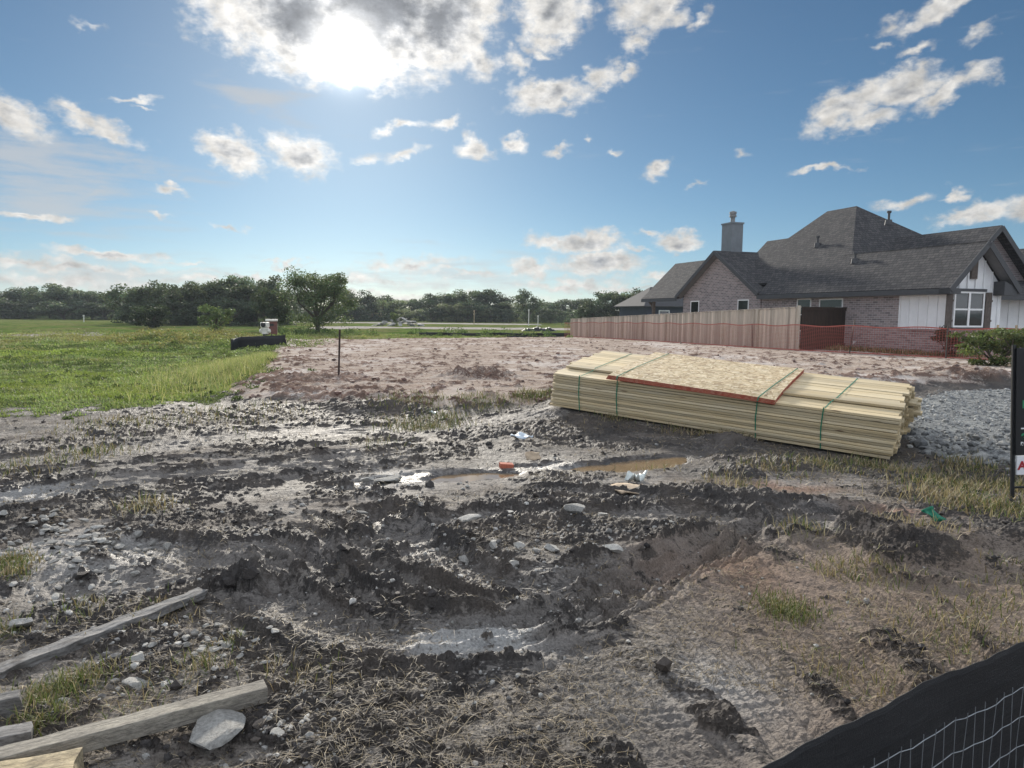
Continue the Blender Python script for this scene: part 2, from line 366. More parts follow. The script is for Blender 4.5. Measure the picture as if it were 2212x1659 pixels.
# wheel and track marks pressed into the mud: line, half width, depth, edge ridge, bar period, bar height, dryness
TRACKS = [
 (gp((830, 1115), (890, 1170), (960, 1215), (1060, 1250), (1180, 1264), (1300, 1252), (1420, 1215), (1540, 1165), (1700, 1120), (1880, 1095)), .20, .07, .075, .16, .018, .1),
 (gp((560, 1290), (640, 1345), (780, 1372), (950, 1375), (1120, 1358), (1280, 1315), (1400, 1255), (1520, 1195), (1640, 1160)), .24, .05, .045, .13, .016, .25),
 (gp((300, 1180), (420, 1215), (560, 1235), (680, 1215), (800, 1165), (980, 1120), (1180, 1105), (1420, 1110), (1600, 1125)), .22, .05, .06, .15, .016, .3),
 (gp((2320, 1195), (2212, 1192), (2080, 1188), (1960, 1172), (1830, 1150), (1720, 1130)), .22, .11, .12, .22, .014, .2),
 (gp((2330, 1262), (2212, 1250), (2080, 1240), (1950, 1235)), .16, .05, .06, .2, .012, .2),
 (gp((-80, 1095), (0, 1082), (300, 1030), (600, 1008), (870, 982)), .34, .035, .02, .3, .006, .85),
 (gp((-80, 1010), (0, 1000), (300, 965), (560, 935), (900, 925), (1180, 905)), .45, .03, .035, .35, .012, .6),
 (gp((740, 1050), (900, 1030), (1000, 1022), (1110, 1012), (1230, 1004), (1340, 1000), (1470, 985), (1560, 962)), .24, .05, .018, .25, .004, .1),
 (gp((1180, 1060), (1330, 1066), (1480, 1080), (1620, 1095), (1800, 1090)), .14, .04, .085, .2, .01, .05),
 (gp((1380, 1200), (1470, 1300), (1580, 1420), (1690, 1540), (1800, 1659)), .22, .018, .014, .11, 0., .75),
 (gp((1560, 1190), (1700, 1310), (1830, 1430), (1960, 1560)), .24, .018, .014, .11, 0., .75),
 (gp((1230, 1420), (1330, 1500), (1440, 1590), (1520, 1659)), .22, .02, .016, .10, 0., .7),
 (gp((1760, 1180), (1900, 1280), (2050, 1400), (2180, 1510)), .2, .016, .012, .10, 0., .65),
 (gp((180, 1260), (330, 1250), (450, 1225), (540, 1200)), .3, .03, .03, .12, .016, .6),
]
_A = [(700, 1085), (830, 1150), (960, 1215), (1080, 1255), (1200, 1258), (1330, 1232), (1470, 1180), (1640, 1120)]; _B = [(500, 1260), (620, 1345), (780, 1385), (950, 1388), (1120, 1365), (1280, 1318), (1420, 1255), (1600, 1175)]
for _k, (_q, _hw, _dp) in enumerate(((.14, .055, .03), (.3, .07, .045), (.46, .05, .03), (.6, .075, .045), (.76, .05, .028), (1.12, .06, .03), (1.3, .05, .025), (-.25, .06, .03))):
    TRACKS.append((gp(*[(a_[0]*(1-_q)+b_[0]*_q+10*math.sin(_k*2+i_), a_[1]*(1-_q)+b_[1]*_q+5*math.sin(_k*3+i_*1.7)) for i_, (a_, b_) in enumerate(zip(_A, _B))]), _hw, _dp, .045, .1, .004, .35))
for _k in range(5):
    TRACKS.append((gp((-60, 1120-22*_k), (200, 1085-20*_k), (480, 1050-18*_k), (760, 1015-14*_k+8*math.sin(_k)), (900, 1000-13*_k)), .09, .03, .04, .2, .006, .5))
TRACKS = [(smooth_line(t[0]),)+t[1:] for t in TRACKS]
MOUNDS = [(Gz(1580, 955), .36, .13), (Gz(1335, 912), .3, .07), (Gz(1180, 935), .7, .05), (Gz(750, 1048), .10, .09), (Gz(300, 930), .7, .06), (Gz(500, 900), 1.1, .06), (Gz(700, 880), 1.4, .07),
          (Gz(1960, 1195), .38, .07), (Gz(520, 1270), .12, .07), (Gz(560, 1265), .08, .07), (Gz(890, 1100), .3, .03), (Gz(1500, 1065), .4, .04), (Gz(1650, 1075), .3, .05), (Gz(1450, 900), .45, .05), (Gz(1020, 940), .5, .04),
          (Gz(1150, 1120), .35, .03), (Gz(1700, 1000), .4, .06), (Gz(2120, 826, .1), .9, .16), (Gz(1030, 815, .2), .8, .24), (Gz(800, 865, .15), .9, .14), (Gz(690, 820, .2), 1.3, .10), (Gz(180, 1255), .10, .05), (Gz(1590, 1020), .3, .05), (Gz(744, 1227), .09, .06)]
PUD = gp((1300, 1004), (1330, 990), (1400, 984), (1475, 979), (1478, 990), (1440, 1002), (1370, 1012), (1318, 1014))
PUDS = [PUD, gp((925, 1030), (960, 1018), (1050, 1014), (1115, 1016), (1100, 1026), (1020, 1034), (950, 1038)), gp((1220, 1008), (1265, 998), (1325, 996), (1318, 1008), (1260, 1015))]
def base_h(x, y):
    p = poly_sd(x, y, PAD); pz = .24+.009*x-.003*(y-13)
    h = np.zeros(x.shape)
    # low ground by the pile and the drive, rising to the pad
    h = h - .13*np.exp(-(((x-5.6)/2.6)**2+((y-7.9)/1.6)**2))
    edge = sstep(-.9, .9, p + .25*fbm(x*.9, y*.9, 3, 5))
    h = h*(1-edge) + pz*edge
    d = poly_sd(x, y, DRIVE); k = sstep(-.5, .6, d)
    dz = -.02 + .022*(y-9.) ; h = h*(1-k) + np.clip(dz, -.1, .2)*k
    hs = sstep(11, 14, x)*sstep(18, 22, y); h = h*(1-hs) + .30*hs
    # bearing surface under the pile
    u = (x-LO.x)*LA.x+(y-LO.y)*LA.y; v = (x-LO.x)*LB.x+(y-LO.y)*LB.y
    near = np.maximum(np.maximum(-u, u-4.9), np.maximum(-v, v-1.95)); k = 1-sstep(-.05, .9, near)
    h = h*(1-k) + (L_Z0 + L_SA*np.clip(u, -.5, 5.4) + L_SB*np.clip(v, -.4, 2.4) - .035)*k
    far = sstep(40, 70, y); h = h*(1-far) - .1*far
    # swells of the field on the left
    fl = sstep(-6, -12, x)*sstep(12, 22, y)*(1-sstep(60, 110, y))
    h = h + fl*(.30*fbm(x*.12, y*.16, 3, 31) + .10*fbm(x*.5, y*.6, 3, 32) + .5*np.exp(-(((x+15)/5.5)**2+((y-35)/4.)**2)))
    h = h + .22*np.exp(-(((x+6.6)/1.6)**2+((y-19)/3.5)**2))
    return h
def masks(x, y):
    n1 = fbm(x*1.3, y*1.3, 4, 41); n2 = fbm(x*.5, y*.5, 3, 43)
    p = poly_sd(x, y, PAD) + .55*n1
    pad = sstep(-.12, .12, p)
    d = poly_sd(x, y, DRIVE) + .3*n1; drv = sstep(-.1, .1, d)*(1-pad)
    fy = np.interp(x, [q[0] for q in FIELD_Y], [q[1] for q in FIELD_Y])
    f = np.minimum(y-fy, 400) + 1.9*n1 + 1.3*n2 + .8*fbm(x*4, y*4, 3, 45)
    fld = sstep(-.25, .35, f)*(1-pad)*(1-drv)
    back = np.maximum(sstep(-.3, .3, (y-(46+.35*x)) + .8*n1), sstep(12.6, 13.2, x+.3*n1)*sstep(20, 21.5, y))
    fld = np.maximum(fld, back*(1-pad)); fld = np.maximum(fld, sstep(0, 2, y-56))
    return pad, drv, fld
def height(x, y, full=False):
    x = np.asarray(x, float); y = np.asarray(y, float)
    h = base_h(x, y); pad, drv, fld = masks(x, y); mud = (1-pad)*(1-drv)*(1-fld); rr = np.hypot(x, y)
    Z = np.zeros(x.shape); K = dict(pad=pad, drv=drv, fld=fld, mud=mud, clodm=Z.copy(), dry=Z.copy(), pk=Z.copy(), pw=Z.copy(), flake=Z.copy(), ins=Z.copy())
    det = Z.copy()
    m = (mud > .001) & (rr < 24)
    if m.any():
        d, k = mud_h(x[m], y[m], rr[m]); det[m] += d*mud[m]*(1-sstep(16, 24, rr[m]))
        for a in k: K[a][m] = k[a]
    m = (pad > .001) & (rr < 70)
    if m.any():
        X, Y = x[m], y[m]
        pk = sstep(.0, .3, fbm(X*1.5, Y*2.2, 4, 81) + .3*sstep(1.6, 0, poly_sd(X, Y, PAD))-.05)
        q1, q2 = worley(X*4.2+fbm(X*2.6, Y*2.6, 2, 53), Y*4.2+fbm(X*2.6, Y*2.6, 2, 54), 26)
        c = fbm(X*3.2, Y*3.6, 5, 85, .6) + .35*(pk-.5) + .15*fbm(X*.5, Y*.7, 2, 88); cl = sstep(.02, .28, c)
        d = .03*fbm(X*.4, Y*.4, 3, 83) + cl*(.025 + .05*np.clip(.6-q1, 0, 1)+.06*fbm(X*5, Y*5, 3, 89)) + .02*fbm(X*1.2, Y*6, 3, 94) + .012*fbm(X*7, Y*7, 3, 90)
        for (cc, rad, hh) in MOUNDS:
            if cc.y > 12.3: g = np.exp(-((X-cc.x)**2+((Y-cc.y)*1.1)**2)/(rad*rad)); d = d + hh*g*(.7+1.5*fbm(X*3.5, Y*3.5, 4, 71)); cl = np.maximum(cl, .55*sstep(.2, .6, g))
        det[m] += pad[m]*d*(1-.6*sstep(40, 60, rr[m])); K['pk'][m] = cl
    m = (fld > .001) & (rr < 90); det[m] += fld[m]*.03*fbm(x[m]*.8, y[m]*.8, 3, 91)
    m = drv > .001; det[m] += drv[m]*(.035*fbm(x[m]*3, y[m]*3, 3, 95) + .03*fbm(x[m]*.8, y[m]*1.6, 2, 96))
    u = (x-LO.x)*LA.x+(y-LO.y)*LA.y; v = (x-LO.x)*LB.x+(y-LO.y)*LB.y
    pile = 1-sstep(-.02, .22, np.maximum(np.maximum(-u, u-4.9), np.maximum(-v, v-1.95)))
    h2 = h + det*(1-pile)*(1-.8*K['pw']) - K['pw']*.07*(1-pile)
    return (h2, K) if full else h2
def mud_h(x, y, rr):
    lod1 = 1-sstep(9, 18, rr); lod2 = 1-sstep(5, 9, rr)
    br = sstep(.2, 1.3, x)*sstep(5.6, 4.4, y)                 # scraped flat by the street
    rough = sstep(-.15, .40, fbm(x*.8, y*.8, 4, 3) + .18*np.exp(-((y-5.2)/1.4)**2) - .25*br + .25*sstep(2.7, 2.1, y)*sstep(-.6, .2, x))
    sf_, _, _ = line_d(x, y, [tuple(Gz(1250, 1690)[:2]), tuple(Gz(1560, 1570)[:2]), tuple(Gz(1800, 1490)[:2]), tuple(Gz(2080, 1385)[:2])])
    kb = np.exp(-(sf_/.20)**2); rough = np.clip(rough + .75*kb, 0, 1); br = br*(1-.9*kb)
    low = .045*fbm(x*.55, y*.55, 4, 1) + .02*fbm(x*1.9, y*1.9, 3, 2)
    dry = sstep(-.1, .5, fbm(x*.45+3, y*.8, 4, 8) + .10 - .02*sstep(7.0, 10, y) - .3*rough + .25*br)
    th = 0*x; berm = 0*x; ins = 0*x
    for (P, hw, dep, rid, per, lug, dr) in TRACKS:
        dd, s, sd = line_d(x, y, P)
        n = dd < 1.2
        if not n.any(): continue
        dd, s, sd = dd[n], s[n], sd[n]
        jit = 1+.4*fbm(s*2.2, sd*0+hw*31, 3, 9); e = dd/(hw*jit)
        inside = 1-sstep(.7, 1.1, e); ridge = np.clip(np.exp(-((e-1.3)/.3)**2)*(.55+1.1*fbm(s*2.6, sd*4, 3, 12)), 0, 1.3)
        bars = (np.abs(((s/per+ np.abs(sd)/hw*.5+.2*fbm(s*3, sd*3, 2, 15)) % 1.)-.5)*2)**2*sstep(-.35, .25, fbm(s*1.3, sd*2, 2, 18))
        rill = fbm(sd*20, s*1.0, 3, 19)*.026
        th[n] += inside*(-dep*(.8+.5*fbm(s*1.2, sd*0, 2, 13)) + (lug*bars + rill)*lod1[n]) + rid*.62*ridge
        rough[n] *= (1-inside*.7); berm[n] = np.maximum(berm[n], np.clip(ridge, 0, 1)*min(1, rid/.06))
        dry[n] = dry[n]*(1-inside) + dr*inside; low[n] *= (1-.5*inside); ins[n] = np.maximum(ins[n], inside)
    rough = np.clip(np.maximum(rough, berm*.9), 0, 1)
    for (c, rad, hh) in MOUNDS:
        if c.y > 12.3: continue
        g = np.exp(-((x-c.x)**2+((y-c.y)*1.15)**2)/(rad*rad)); low = low + hh*g*(1+.7*fbm(x*6, y*6, 3, 71)); rough = np.maximum(rough, sstep(.15, .6, g)); dry = dry*(1-sstep(.2, .7, g))
    # torn clods stand on the smooth crust
    a = np.where(br > .5, .78, .06); ca, sa = math.cos(.78), math.sin(.78)
    ua = x*.87-y*.5; va = x*.5+y*.87                            # scrape direction by the street (down to the right)
    gx = ua*br + (x+.25*y)*(1-br); gy = va*br + (y-.12*x)*(1-br)
    grain = fbm(gx*1.5, gy*17, 4, 23); strk = fbm(gx*.9, gy*5.5, 4, 24)
    c = .50*fbm(x*4.6, y*6.6, 4, 33) + .55*fbm(x*11, y*17, 4, 35) + .40*strk + .60*(rough-.40) + .2*berm - .24*ins - .10*br
    clodm = sstep(.0, .16, c)
    wx = x + .05*fbm(x*9, y*9, 2, 51); wy = y + .05*fbm(x*9, y*9, 2, 52)
    d1, d2 = worley(wx*9.5, wy*9.5, 6); e1, e2 = worley(wx*23+fbm(x*20, y*20, 2, 57), wy*23, 16)
    lump = np.clip(.62-d1, 0, 1)*sstep(-.15, .3, fbm(x*3.1, y*3.1, 2, 61)); lump2 = np.clip(.6-e1, 0, 1)
    hh = low + th + clodm*(.010+.012*rough + .06*lump*rough*(.35+.65*lod1) + .030*lump2*lod2*(.4+.6*rough) + (.016+.022*rough)*fbm(x*13, y*13, 4, 25)*lod1) + (1-clodm)*(.013*grain + .007*fbm(x*16, y*16, 4, 27))*lod1 + .006*fbm(x*34, y*40, 3, 29)*lod2
    pu = np.maximum.reduce([poly_sd(x, y, P_) for P_ in PUDS]); pw = sstep(-.12, .02, pu + .05*fbm(x*7, y*7, 3, 99))
    pw2 = sstep(-.5, -.08, pu); hh = hh*(1-.7*pw2)
    return hh, dict(clodm=clodm, dry=np.clip(dry, 0, 1), pw=pw, flake=grain, ins=ins)
def Hs(x, y): return float(height(np.array([x]), np.array([y]))[0])
def on_ground(px, py):
    z = 0.
    for _ in range(8):
        g = Gz(px, py, z); z = .5*z + .5*float(base_h(np.array([g.x]), np.array([g.y]))[0])
    g = Gz(px, py, z); return Vector((g.x, g.y, Hs(g.x, g.y)))

def grid_rings():
    rs = [.0, .25, .5, .75, .95]; r = 1.15
    while r < 170:
        rs.append(r); r += min(.00085*r*r + .0015, .0046*r if r < 26 else .011*r)
    while r < 5200: rs.append(r); r *= 1.13
    core = np.arange(-42, 42.01, .1); side = np.r_[np.arange(46, 314, 6.)]
    return np.array(rs), np.radians(np.r_[core, side])
rs, th_ = grid_rings()
GR, GT = np.meshgrid(rs, th_, indexing='ij')
gx_ = (GR*np.sin(GT)).ravel(); gy_ = (GR*np.cos(GT)).ravel()
gz_, mk = height(gx_, gy_, True)
nr, nc = GR.shape
def mixc(a, b, k): return a*(1-k[:, None]) + b*k[:, None]
C3 = lambda r, g, b: np.array([[r, g, b]])
x, y = gx_, gy_
nA = fbm(x*2.3, y*2.3, 4, 101); nB = fbm(x*.35, y*.35, 3, 103); nC = fbm(x*11, y*11, 3, 105)
dark = mixc(C3(.058, .052, .049), C3(.098, .083, .072), sstep(-.3, .4, nA))
pale = mixc(C3(.30, .272, .245), C3(.19, .166, .145), sstep(-.3, .35, nA+.4*nC))
brown = sstep(.3, 1.6, x)*sstep(6.2, 4.6, y)
pale = mixc(pale, np.ones((len(x), 1))*C3(.26, .205, .165), brown*.8)
cl_ = mk['clodm']
fac = np.clip(-.13*sstep(6.5, 9, y) + (1-cl_)*(.34+.40*mk['dry']) + .30*(1-cl_)*mk['flake'] + cl_*(.10+.14*mk['dry']) + brown*.16, 0, 1)
tA = dark.copy(); tB = pale.copy()
def blob(px, py, r, asp=1.):
    c = Gz(px, py); return np.exp(-(((x-c.x)/r)**2+((y-c.y)/(r*asp))**2))
red = np.clip(blob(1700, 1045, .5, .5) + blob(1960, 1100, .45, .6) + .4*blob(1560, 1230, .5), 0, 1)*sstep(-.35, .2, nA+.3)*(1-.8*cl_)
one = np.ones((len(x), 1))
tB = mixc(tB, one*C3(.145, .135, .128), mk['ins']*(1-brown)*.55); fac = fac + .1*mk['ins']
tB = mixc(tB, one*C3(.30, .17, .115), red*.7); fac = fac + red*.2
pale_glint = np.clip(blob(1080, 1368, .20) + blob(1000, 1395, .16) + blob(930, 1378, .12) + .6*blob(190, 1190, .5) + .5*blob(1540, 1470, .3)+ .7*blob(70, 1060, .4)+ .7*blob(850, 1035, .4)+.5*blob(1230, 1010, .5), 0, 1)*(1-.8*cl_)  # whitish patches, among them wet-mud glints painted into the colour
tB = mixc(tB, one*C3(.47, .47, .465), pale_glint*.8); fac = fac + pale_glint*.22
pB = mixc(C3(.52, .445, .385), C3(.38, .305, .25), sstep(-.25, .35, nA)); pB = mixc(pB, C3(.62, .57, .53), sstep(.05, .3, nB+.2*nA)*.7); pA = mixc(C3(.145, .098, .08), C3(.24, .17, .138), sstep(-.2, .3, nB))
pf = .62 - .40*mk['pk'] + .25*nA + .3*fbm(x*.9, y*3.2, 4, 121); lb = sstep(2.2, .2, poly_sd(x, y, PAD))*sstep(0, -4, x); pf = pf - .12*lb
pf = pf + .35*sstep(.9, .2, np.abs(poly_sd(x, y, PAD)-.35))*sstep(.5, -1.5, x)*(1-mk['pk'])
dB = one*C3(.33, .335, .325); dA = one*C3(.15, .155, .16); df = .5+.3*nA
fB = mixc(C3(.085, .135, .035), C3(.125, .175, .045), sstep(-.2, .3, nB+.4*nA)); fB = mixc(fB, C3(.20, .175, .085), sstep(.05, .45, fbm(x*.16, y*.3, 4, 111)+.3*sstep(30, 45, np.hypot(x, y)))*.6)
# bare strips of graded soil and haul road far out
bare = ((np.abs(y-(88+.06*x))+3*nB < 6)*(x > -24)*(x < 22)) + ((np.abs(y-128+.1*x)+3*nB < 7)*(x > -50)*(x < 5)) + ((np.hypot((x+34)/7, (y-46)/4)+.3*nB) < 1)
bare = np.clip(bare.astype(float), 0, 1)*sstep(30, 36, y); fB = mixc(fB, one*C3(.42, .38, .35), bare)
fA = mixc(fB*.55, one*C3(.05, .045, .038), sstep(22, 12, y)*.7); ff = .62+.3*nA - .3*sstep(14, 11, y)
W4 = np.c_[mk['mud'], mk['pad'], mk['drv'], mk['fld']]; W4 = W4/np.maximum(W4.sum(1), .2)[:, None]
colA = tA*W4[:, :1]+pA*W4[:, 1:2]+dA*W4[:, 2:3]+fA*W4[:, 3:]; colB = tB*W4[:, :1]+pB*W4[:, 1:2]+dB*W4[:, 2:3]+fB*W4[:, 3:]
facT = np.clip(fac*W4[:, 0]+pf*W4[:, 1]+df*W4[:, 2]+ff*W4[:, 3], 0, 1)
wetm = np.clip(mk['mud']*(.50-.35*mk['dry']-.25*brown + .3*mk['ins']*(1-brown) + mk['pw'] + .8*pale_glint), 0, 1)
g = NT('soil'); co = g.coord(); at = lambda n, o='Color': g.new('ShaderNodeAttribute', attribute_name=n).outputs[o]
tintA, tintB, ff_, wat = at('tint_dark'), at('tint_pale'), at('dryness', 'Fac'), at('wet', 'Fac')
wob = g.new('ShaderNodeVectorMath', operation='ADD'); g.L(g.map(co, (1, 1.8, 1)), wob.inputs[0]); g.L(g.noise(co, 5., 3, .5, 1), wob.inputs[1])
n1 = g.noise(wob.outputs[0], 8., 9, .68); n2 = g.noise(co, 70., 5, .65); n3 = g.noise(g.map(co, (1, 3.2, 1), (0, 0, .12)), 24., 6, .65)
nn = g.math('ADD', g.math('MULTIPLY', n1, .62), g.math('MULTIPLY', n3, .38))
kk = g.math('ADD', ff_, g.math('MULTIPLY', g.math('SUBTRACT', nn, .5), 2.6))
mrk = g.new('ShaderNodeMapRange', interpolation_type='SMOOTHSTEP'); g.L(kk, mrk.inputs[0]); mrk.inputs[1].default_value = .30; mrk.inputs[2].default_value = .66; k_ = mrk.outputs[0]
colf = g.mix(1., g.mix(k_, tintA, tintB), g.ramp(n2, [(.25, .55), (.5, 1.0), (.75, 1.35)]), 'MULTIPLY')
crk = g.voro(g.map(co, (1, 1, .2)), 8., 'DISTANCE_TO_EDGE', 'Distance')
crh = g.ramp(g.math('ADD', crk, g.math('MULTIPLY', g.noise(co, 30., 3), .05)), [(.025, 0.), (.06, 1.)])
b0 = g.bump(nn, .8, .05); b1 = g.bump(n2, .8, .012, b0); b2 = g.bump(crh, .45, .008, b1)
rgh = g.math('SUBTRACT', .97, g.math('MULTIPLY', wat, g.math('SUBTRACT', .62, g.math('MULTIPLY', k_, .25))))
g.out(colf, rgh, b2, spec=g.math('MULTIPLY', wat, .5)); M['soil'] = g.m
idx = np.arange(nr*nc).reshape(nr, nc)
q = np.stack([idx[:-1], np.roll(idx, -1, 1)[:-1], np.roll(idx, -1, 1)[1:], idx[1:]], -1).reshape(-1, 4)
q = q[nc:]                                     # innermost ring is one point: leave it to the first real ring
V = np.c_[gx_, gy_, gz_]
reg = np.argmax(np.c_[mk['mud'], mk['pad'], mk['drv'], mk['fld']], 1)[q[:, 0]]
def sheet(name, sel):
    f = q[sel]; used = np.unique(f); remap = np.full(len(V), -1, np.int64); remap[used] = np.arange(len(used))
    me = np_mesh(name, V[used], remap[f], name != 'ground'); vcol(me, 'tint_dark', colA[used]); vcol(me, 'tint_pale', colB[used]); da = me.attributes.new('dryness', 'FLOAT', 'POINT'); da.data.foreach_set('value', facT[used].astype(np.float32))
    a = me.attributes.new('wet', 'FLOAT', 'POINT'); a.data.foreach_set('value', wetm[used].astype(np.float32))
    o = link(name, me, M['soil']); o['kind'] = 'structure'; return o
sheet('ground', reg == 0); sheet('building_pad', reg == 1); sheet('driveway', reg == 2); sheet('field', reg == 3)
# standing water in the rut
wt = NT('muddy_water'); wt.out((.21, .145, .085), .05, wt.bump(wt.noise(wt.coord(), 14., 2), .08, .004), spec=.5); M['muddy_water'] = wt.m
for P_ in PUDS:
    pv = smooth_line(P_+[P_[0]]); ctr = np.array(pv).mean(0); hx, hy = np.array(pv).T
    gi = [(a_*k_+ctr[0]*(1-k_), b_*k_+ctr[1]*(1-k_)) for a_, b_ in zip(hx, hy) for k_ in (.3, .6, .9)]
    WZ = float(np.percentile(height(np.array([q_[0] for q_ in gi]), np.array([q_[1] for q_ in gi])), 85))+.024
    wo = MB().face(*[((p_[0]-ctr[0])*1.12+ctr[0], (p_[1]-ctr[1])*1.25+ctr[1], 0) for p_ in pv[:-1]]).build('puddle_water', M['muddy_water']); wo.location.z = WZ; wo['kind'] = 'structure'
print('ground', nr, nc)
# ------------------------------------------------------------------ building materials
def brickmat(name, ax, mortar=(.44, .42, .42)):
    t = NT(name); sp = t.new('ShaderNodeSeparateXYZ'); t.L(t.coord(), sp.inputs[0]); cb = t.new('ShaderNodeCombineXYZ')
    t.L(sp.outputs[ax], cb.inputs[0]); t.L(sp.outputs[2], cb.inputs[1])
    b = t.new('ShaderNodeTexBrick'); t.L(cb.outputs[0], b.inputs['Vector']); b.offset = .5
    for k, v in (('Scale', 1.), ('Mortar Size', .008), ('Mortar Smooth', .2), ('Bias', -.2), ('Brick Width', .25), ('Row Height', .085)): b.inputs[k].default_value = v
    b.inputs['Color1'].default_value = rgb((.31, .255, .25)); b.inputs['Color2'].default_value = rgb((.10, .09, .098)); b.inputs['Mortar'].default_value = rgb(mortar)
    c = t.mix(t.ramp(t.noise(cb.outputs[0], 9., 3), [(.35, 0.), (.65, .35)]), b.outputs['Color'], (.30, .27, .27), 'MIX')
    c = t.mix(b.outputs['Fac'], c, mortar)
    M[name] = t.out(c, .9, t.bump(t.math('SUBTRACT', 1., b.outputs['Fac']), .6, .01), spec=.2)
brickmat('brick_side', 1); brickmat('brick_front', 0)
def shingle(name, ax, k):
    t = NT(name); sp = t.new('ShaderNodeSeparateXYZ'); t.L(t.coord(), sp.inputs[0]); cb = t.new('ShaderNodeCombineXYZ')
    t.L(sp.outputs[ax], cb.inputs[0]); t.L(t.math('MULTIPLY', sp.outputs[2], k), cb.inputs[1])
    b = t.new('ShaderNodeTexBrick'); t.L(cb.outputs[0], b.inputs['Vector']); b.offset = .37; b.offset_frequency = 2; b.squash = .7; b.squash_frequency = 3
    for q, v in (('Scale', 1.), ('Mortar Size', .012), ('Mortar Smooth', .3), ('Bias', 0.), ('Brick Width', .24), ('Row Height', .14)): b.inputs[q].default_value = v
    b.inputs['Color1'].default_value = rgb((.048, .048, .053)); b.inputs['Color2'].default_value = rgb((.088, .085, .086)); b.inputs['Mortar'].default_value = rgb((.022, .022, .025))
    n = t.noise(cb.outputs[0], 14., 4, .7)
    c = t.mix(1., b.outputs['Color'], t.ramp(n, [(.3, .75), (.7, 1.22)]), 'MULTIPLY')
    M[name] = t.out(c, .95, t.bump(t.math('ADD', t.math('SUBTRACT', 1., b.outputs['Fac']), t.math('MULTIPLY', n, .5)), .6, .015), spec=.2)
shingle('shingle_side', 1, 1.41); shingle('shingle_front', 0, 1.41)
simple('trim_dark', (.060, .062, .068), .6, .1); simple('white_siding', (.78, .79, .80), .6, .05, 3.); simple('shutter_wood', (.105, .085, .075), .8, .3, 9.)
simple('window_frame', (.80, .80, .80), .4, .04); simple('chimney_metal', (.16, .18, .20), .5, .12, 3.); simple('flue_metal', (.20, .205, .21), .55, .2, 8.)
t = NT('window_glass'); t.out((.012, .016, .018), .04, t.bump(t.noise(t.coord(), 2.5, 2), .05, .01), spec=.8); M['window_glass'] = t.m
simple('curtain', (.22, .21, .19), .9, .2, 12.); simple('soffit', (.16, .16, .165), .7, .08)
def houseobj(name, mat, verts_faces=None, parent=None):
    return verts_faces.build(name, M[mat], parent)
H0 = Vector((13.88, 29.73, 0)); HROT = math.atan2(.317, .948)
house = empty('brick_house', H0, HROT, 'single storey brick house with dark shingle roof and white gable front', 'house')
ZE, ZB, PT = 2.70, .05, 1.0           # eave height, wall foot, roof pitch
def wall(name, mat, p0, p1, z0, z1, th=.12, parent=house):      # p = (v, t)
    m = MB(); a = Vector((p0[0], p0[1], 0)); b = Vector((p1[0], p1[1], 0)); d = (b-a).normalized(); n = Vector((-d.y, d.x, 0))*th
    m.hexa([(a.x, a.y, z0), (b.x, b.y, z0), (b.x+n.x, b.y+n.y, z0), (a.x+n.x, a.y+n.y, z0), (a.x, a.y, z1), (b.x, b.y, z1), (b.x+n.x, b.y+n.y, z1), (a.x+n.x, a.y+n.y, z1)])
    return m.build(name, M[mat], parent)
# long side wall (v = 0), seen over the fence; front part clad in white boards above a brick base
wall('wall', 'brick_side', (0, 5.46), (0, -2.64), ZB, ZE)
wall('wall', 'brick_side', (0, -2.642), (0, -4.72), ZB, 1.25)
pan = wall('board_siding', 'white_siding', (.03, -2.66), (.03, -4.70), 1.25, ZE); pan['label'] = 'white board and batten side panel above brick base'
m = MB()
for i in range(6): m.box(-.012, .029, -4.70+.4*i, -4.65+.4*i, 1.26, ZE-.01)
m.build('batten', M['white_siding'], pan)
m = MB().box(-.05, .02, -4.77, -2.64, 1.19, 1.25).build('ledge', M['brick_front'], house)
# brick side gable
gw = MB(); gv = -.06; g0, g1, gm_, gz = 5.46, 12.35, 8.9, 5.04
gw.prism([(gv, g0, ZB), (gv, g0, ZE+.1), (gv, gm_, gz-.05), (gv, g1, ZE+.1), (gv, g1, ZB)], (.2, 0, 0)); gable_wall = gw.build('gable_wall', M['brick_side'], house)
gable_wall['label'] = 'brick side gable with two small windows'
wall('wall', 'brick_front', (.0, 12.36), (5, 12.36), ZB, ZE)
# front gable, white boards over brick
FT = -4.72; FW = 2.5; FM = 1.25; FZ = ZE+PT*1.65
MB().prism([(.06, FT+.02, 1.25), (FW-.06, FT+.02, 1.25), (FW-.06, FT+.02, ZE+.2), (FM, FT+.02, FZ-.22), (.06, FT+.02, ZE+.2)], (0, .12, 0)).build('gable_siding', M['white_siding'], house)['label'] = 'white board and batten front gable'
m = MB()
for i in range(7):
    v = .09+.385*i; top = FZ-.26-abs(v-FM)*PT
    z0 = 1.25
    if .15 < v < 1.75: m.box(v-.025, v+.025, FT-.025, FT+.018, 2.72, top)
    else: m.box(v-.025, v+.025, FT-.025, FT+.018, z0, top)
m.build('batten', M['white_siding'], house)
wall('wall', 'brick_front', (-.005, FT), (FW, FT), ZB, 1.19, .15); MB().box(-.05, FW+.05, FT-.06, FT+.05, 1.191, 1.25).build('ledge', M['brick_front'], house)
MB().box(-.02, .06, FT-.02, FT+.09, 1.252, ZE).build('corner_board', M['white_siding'], house); MB().box(FW-.06, FW+.02, FT-.02, FT+.09, 1.252, ZE+.1).build('corner_board', M['white_siding'], house)
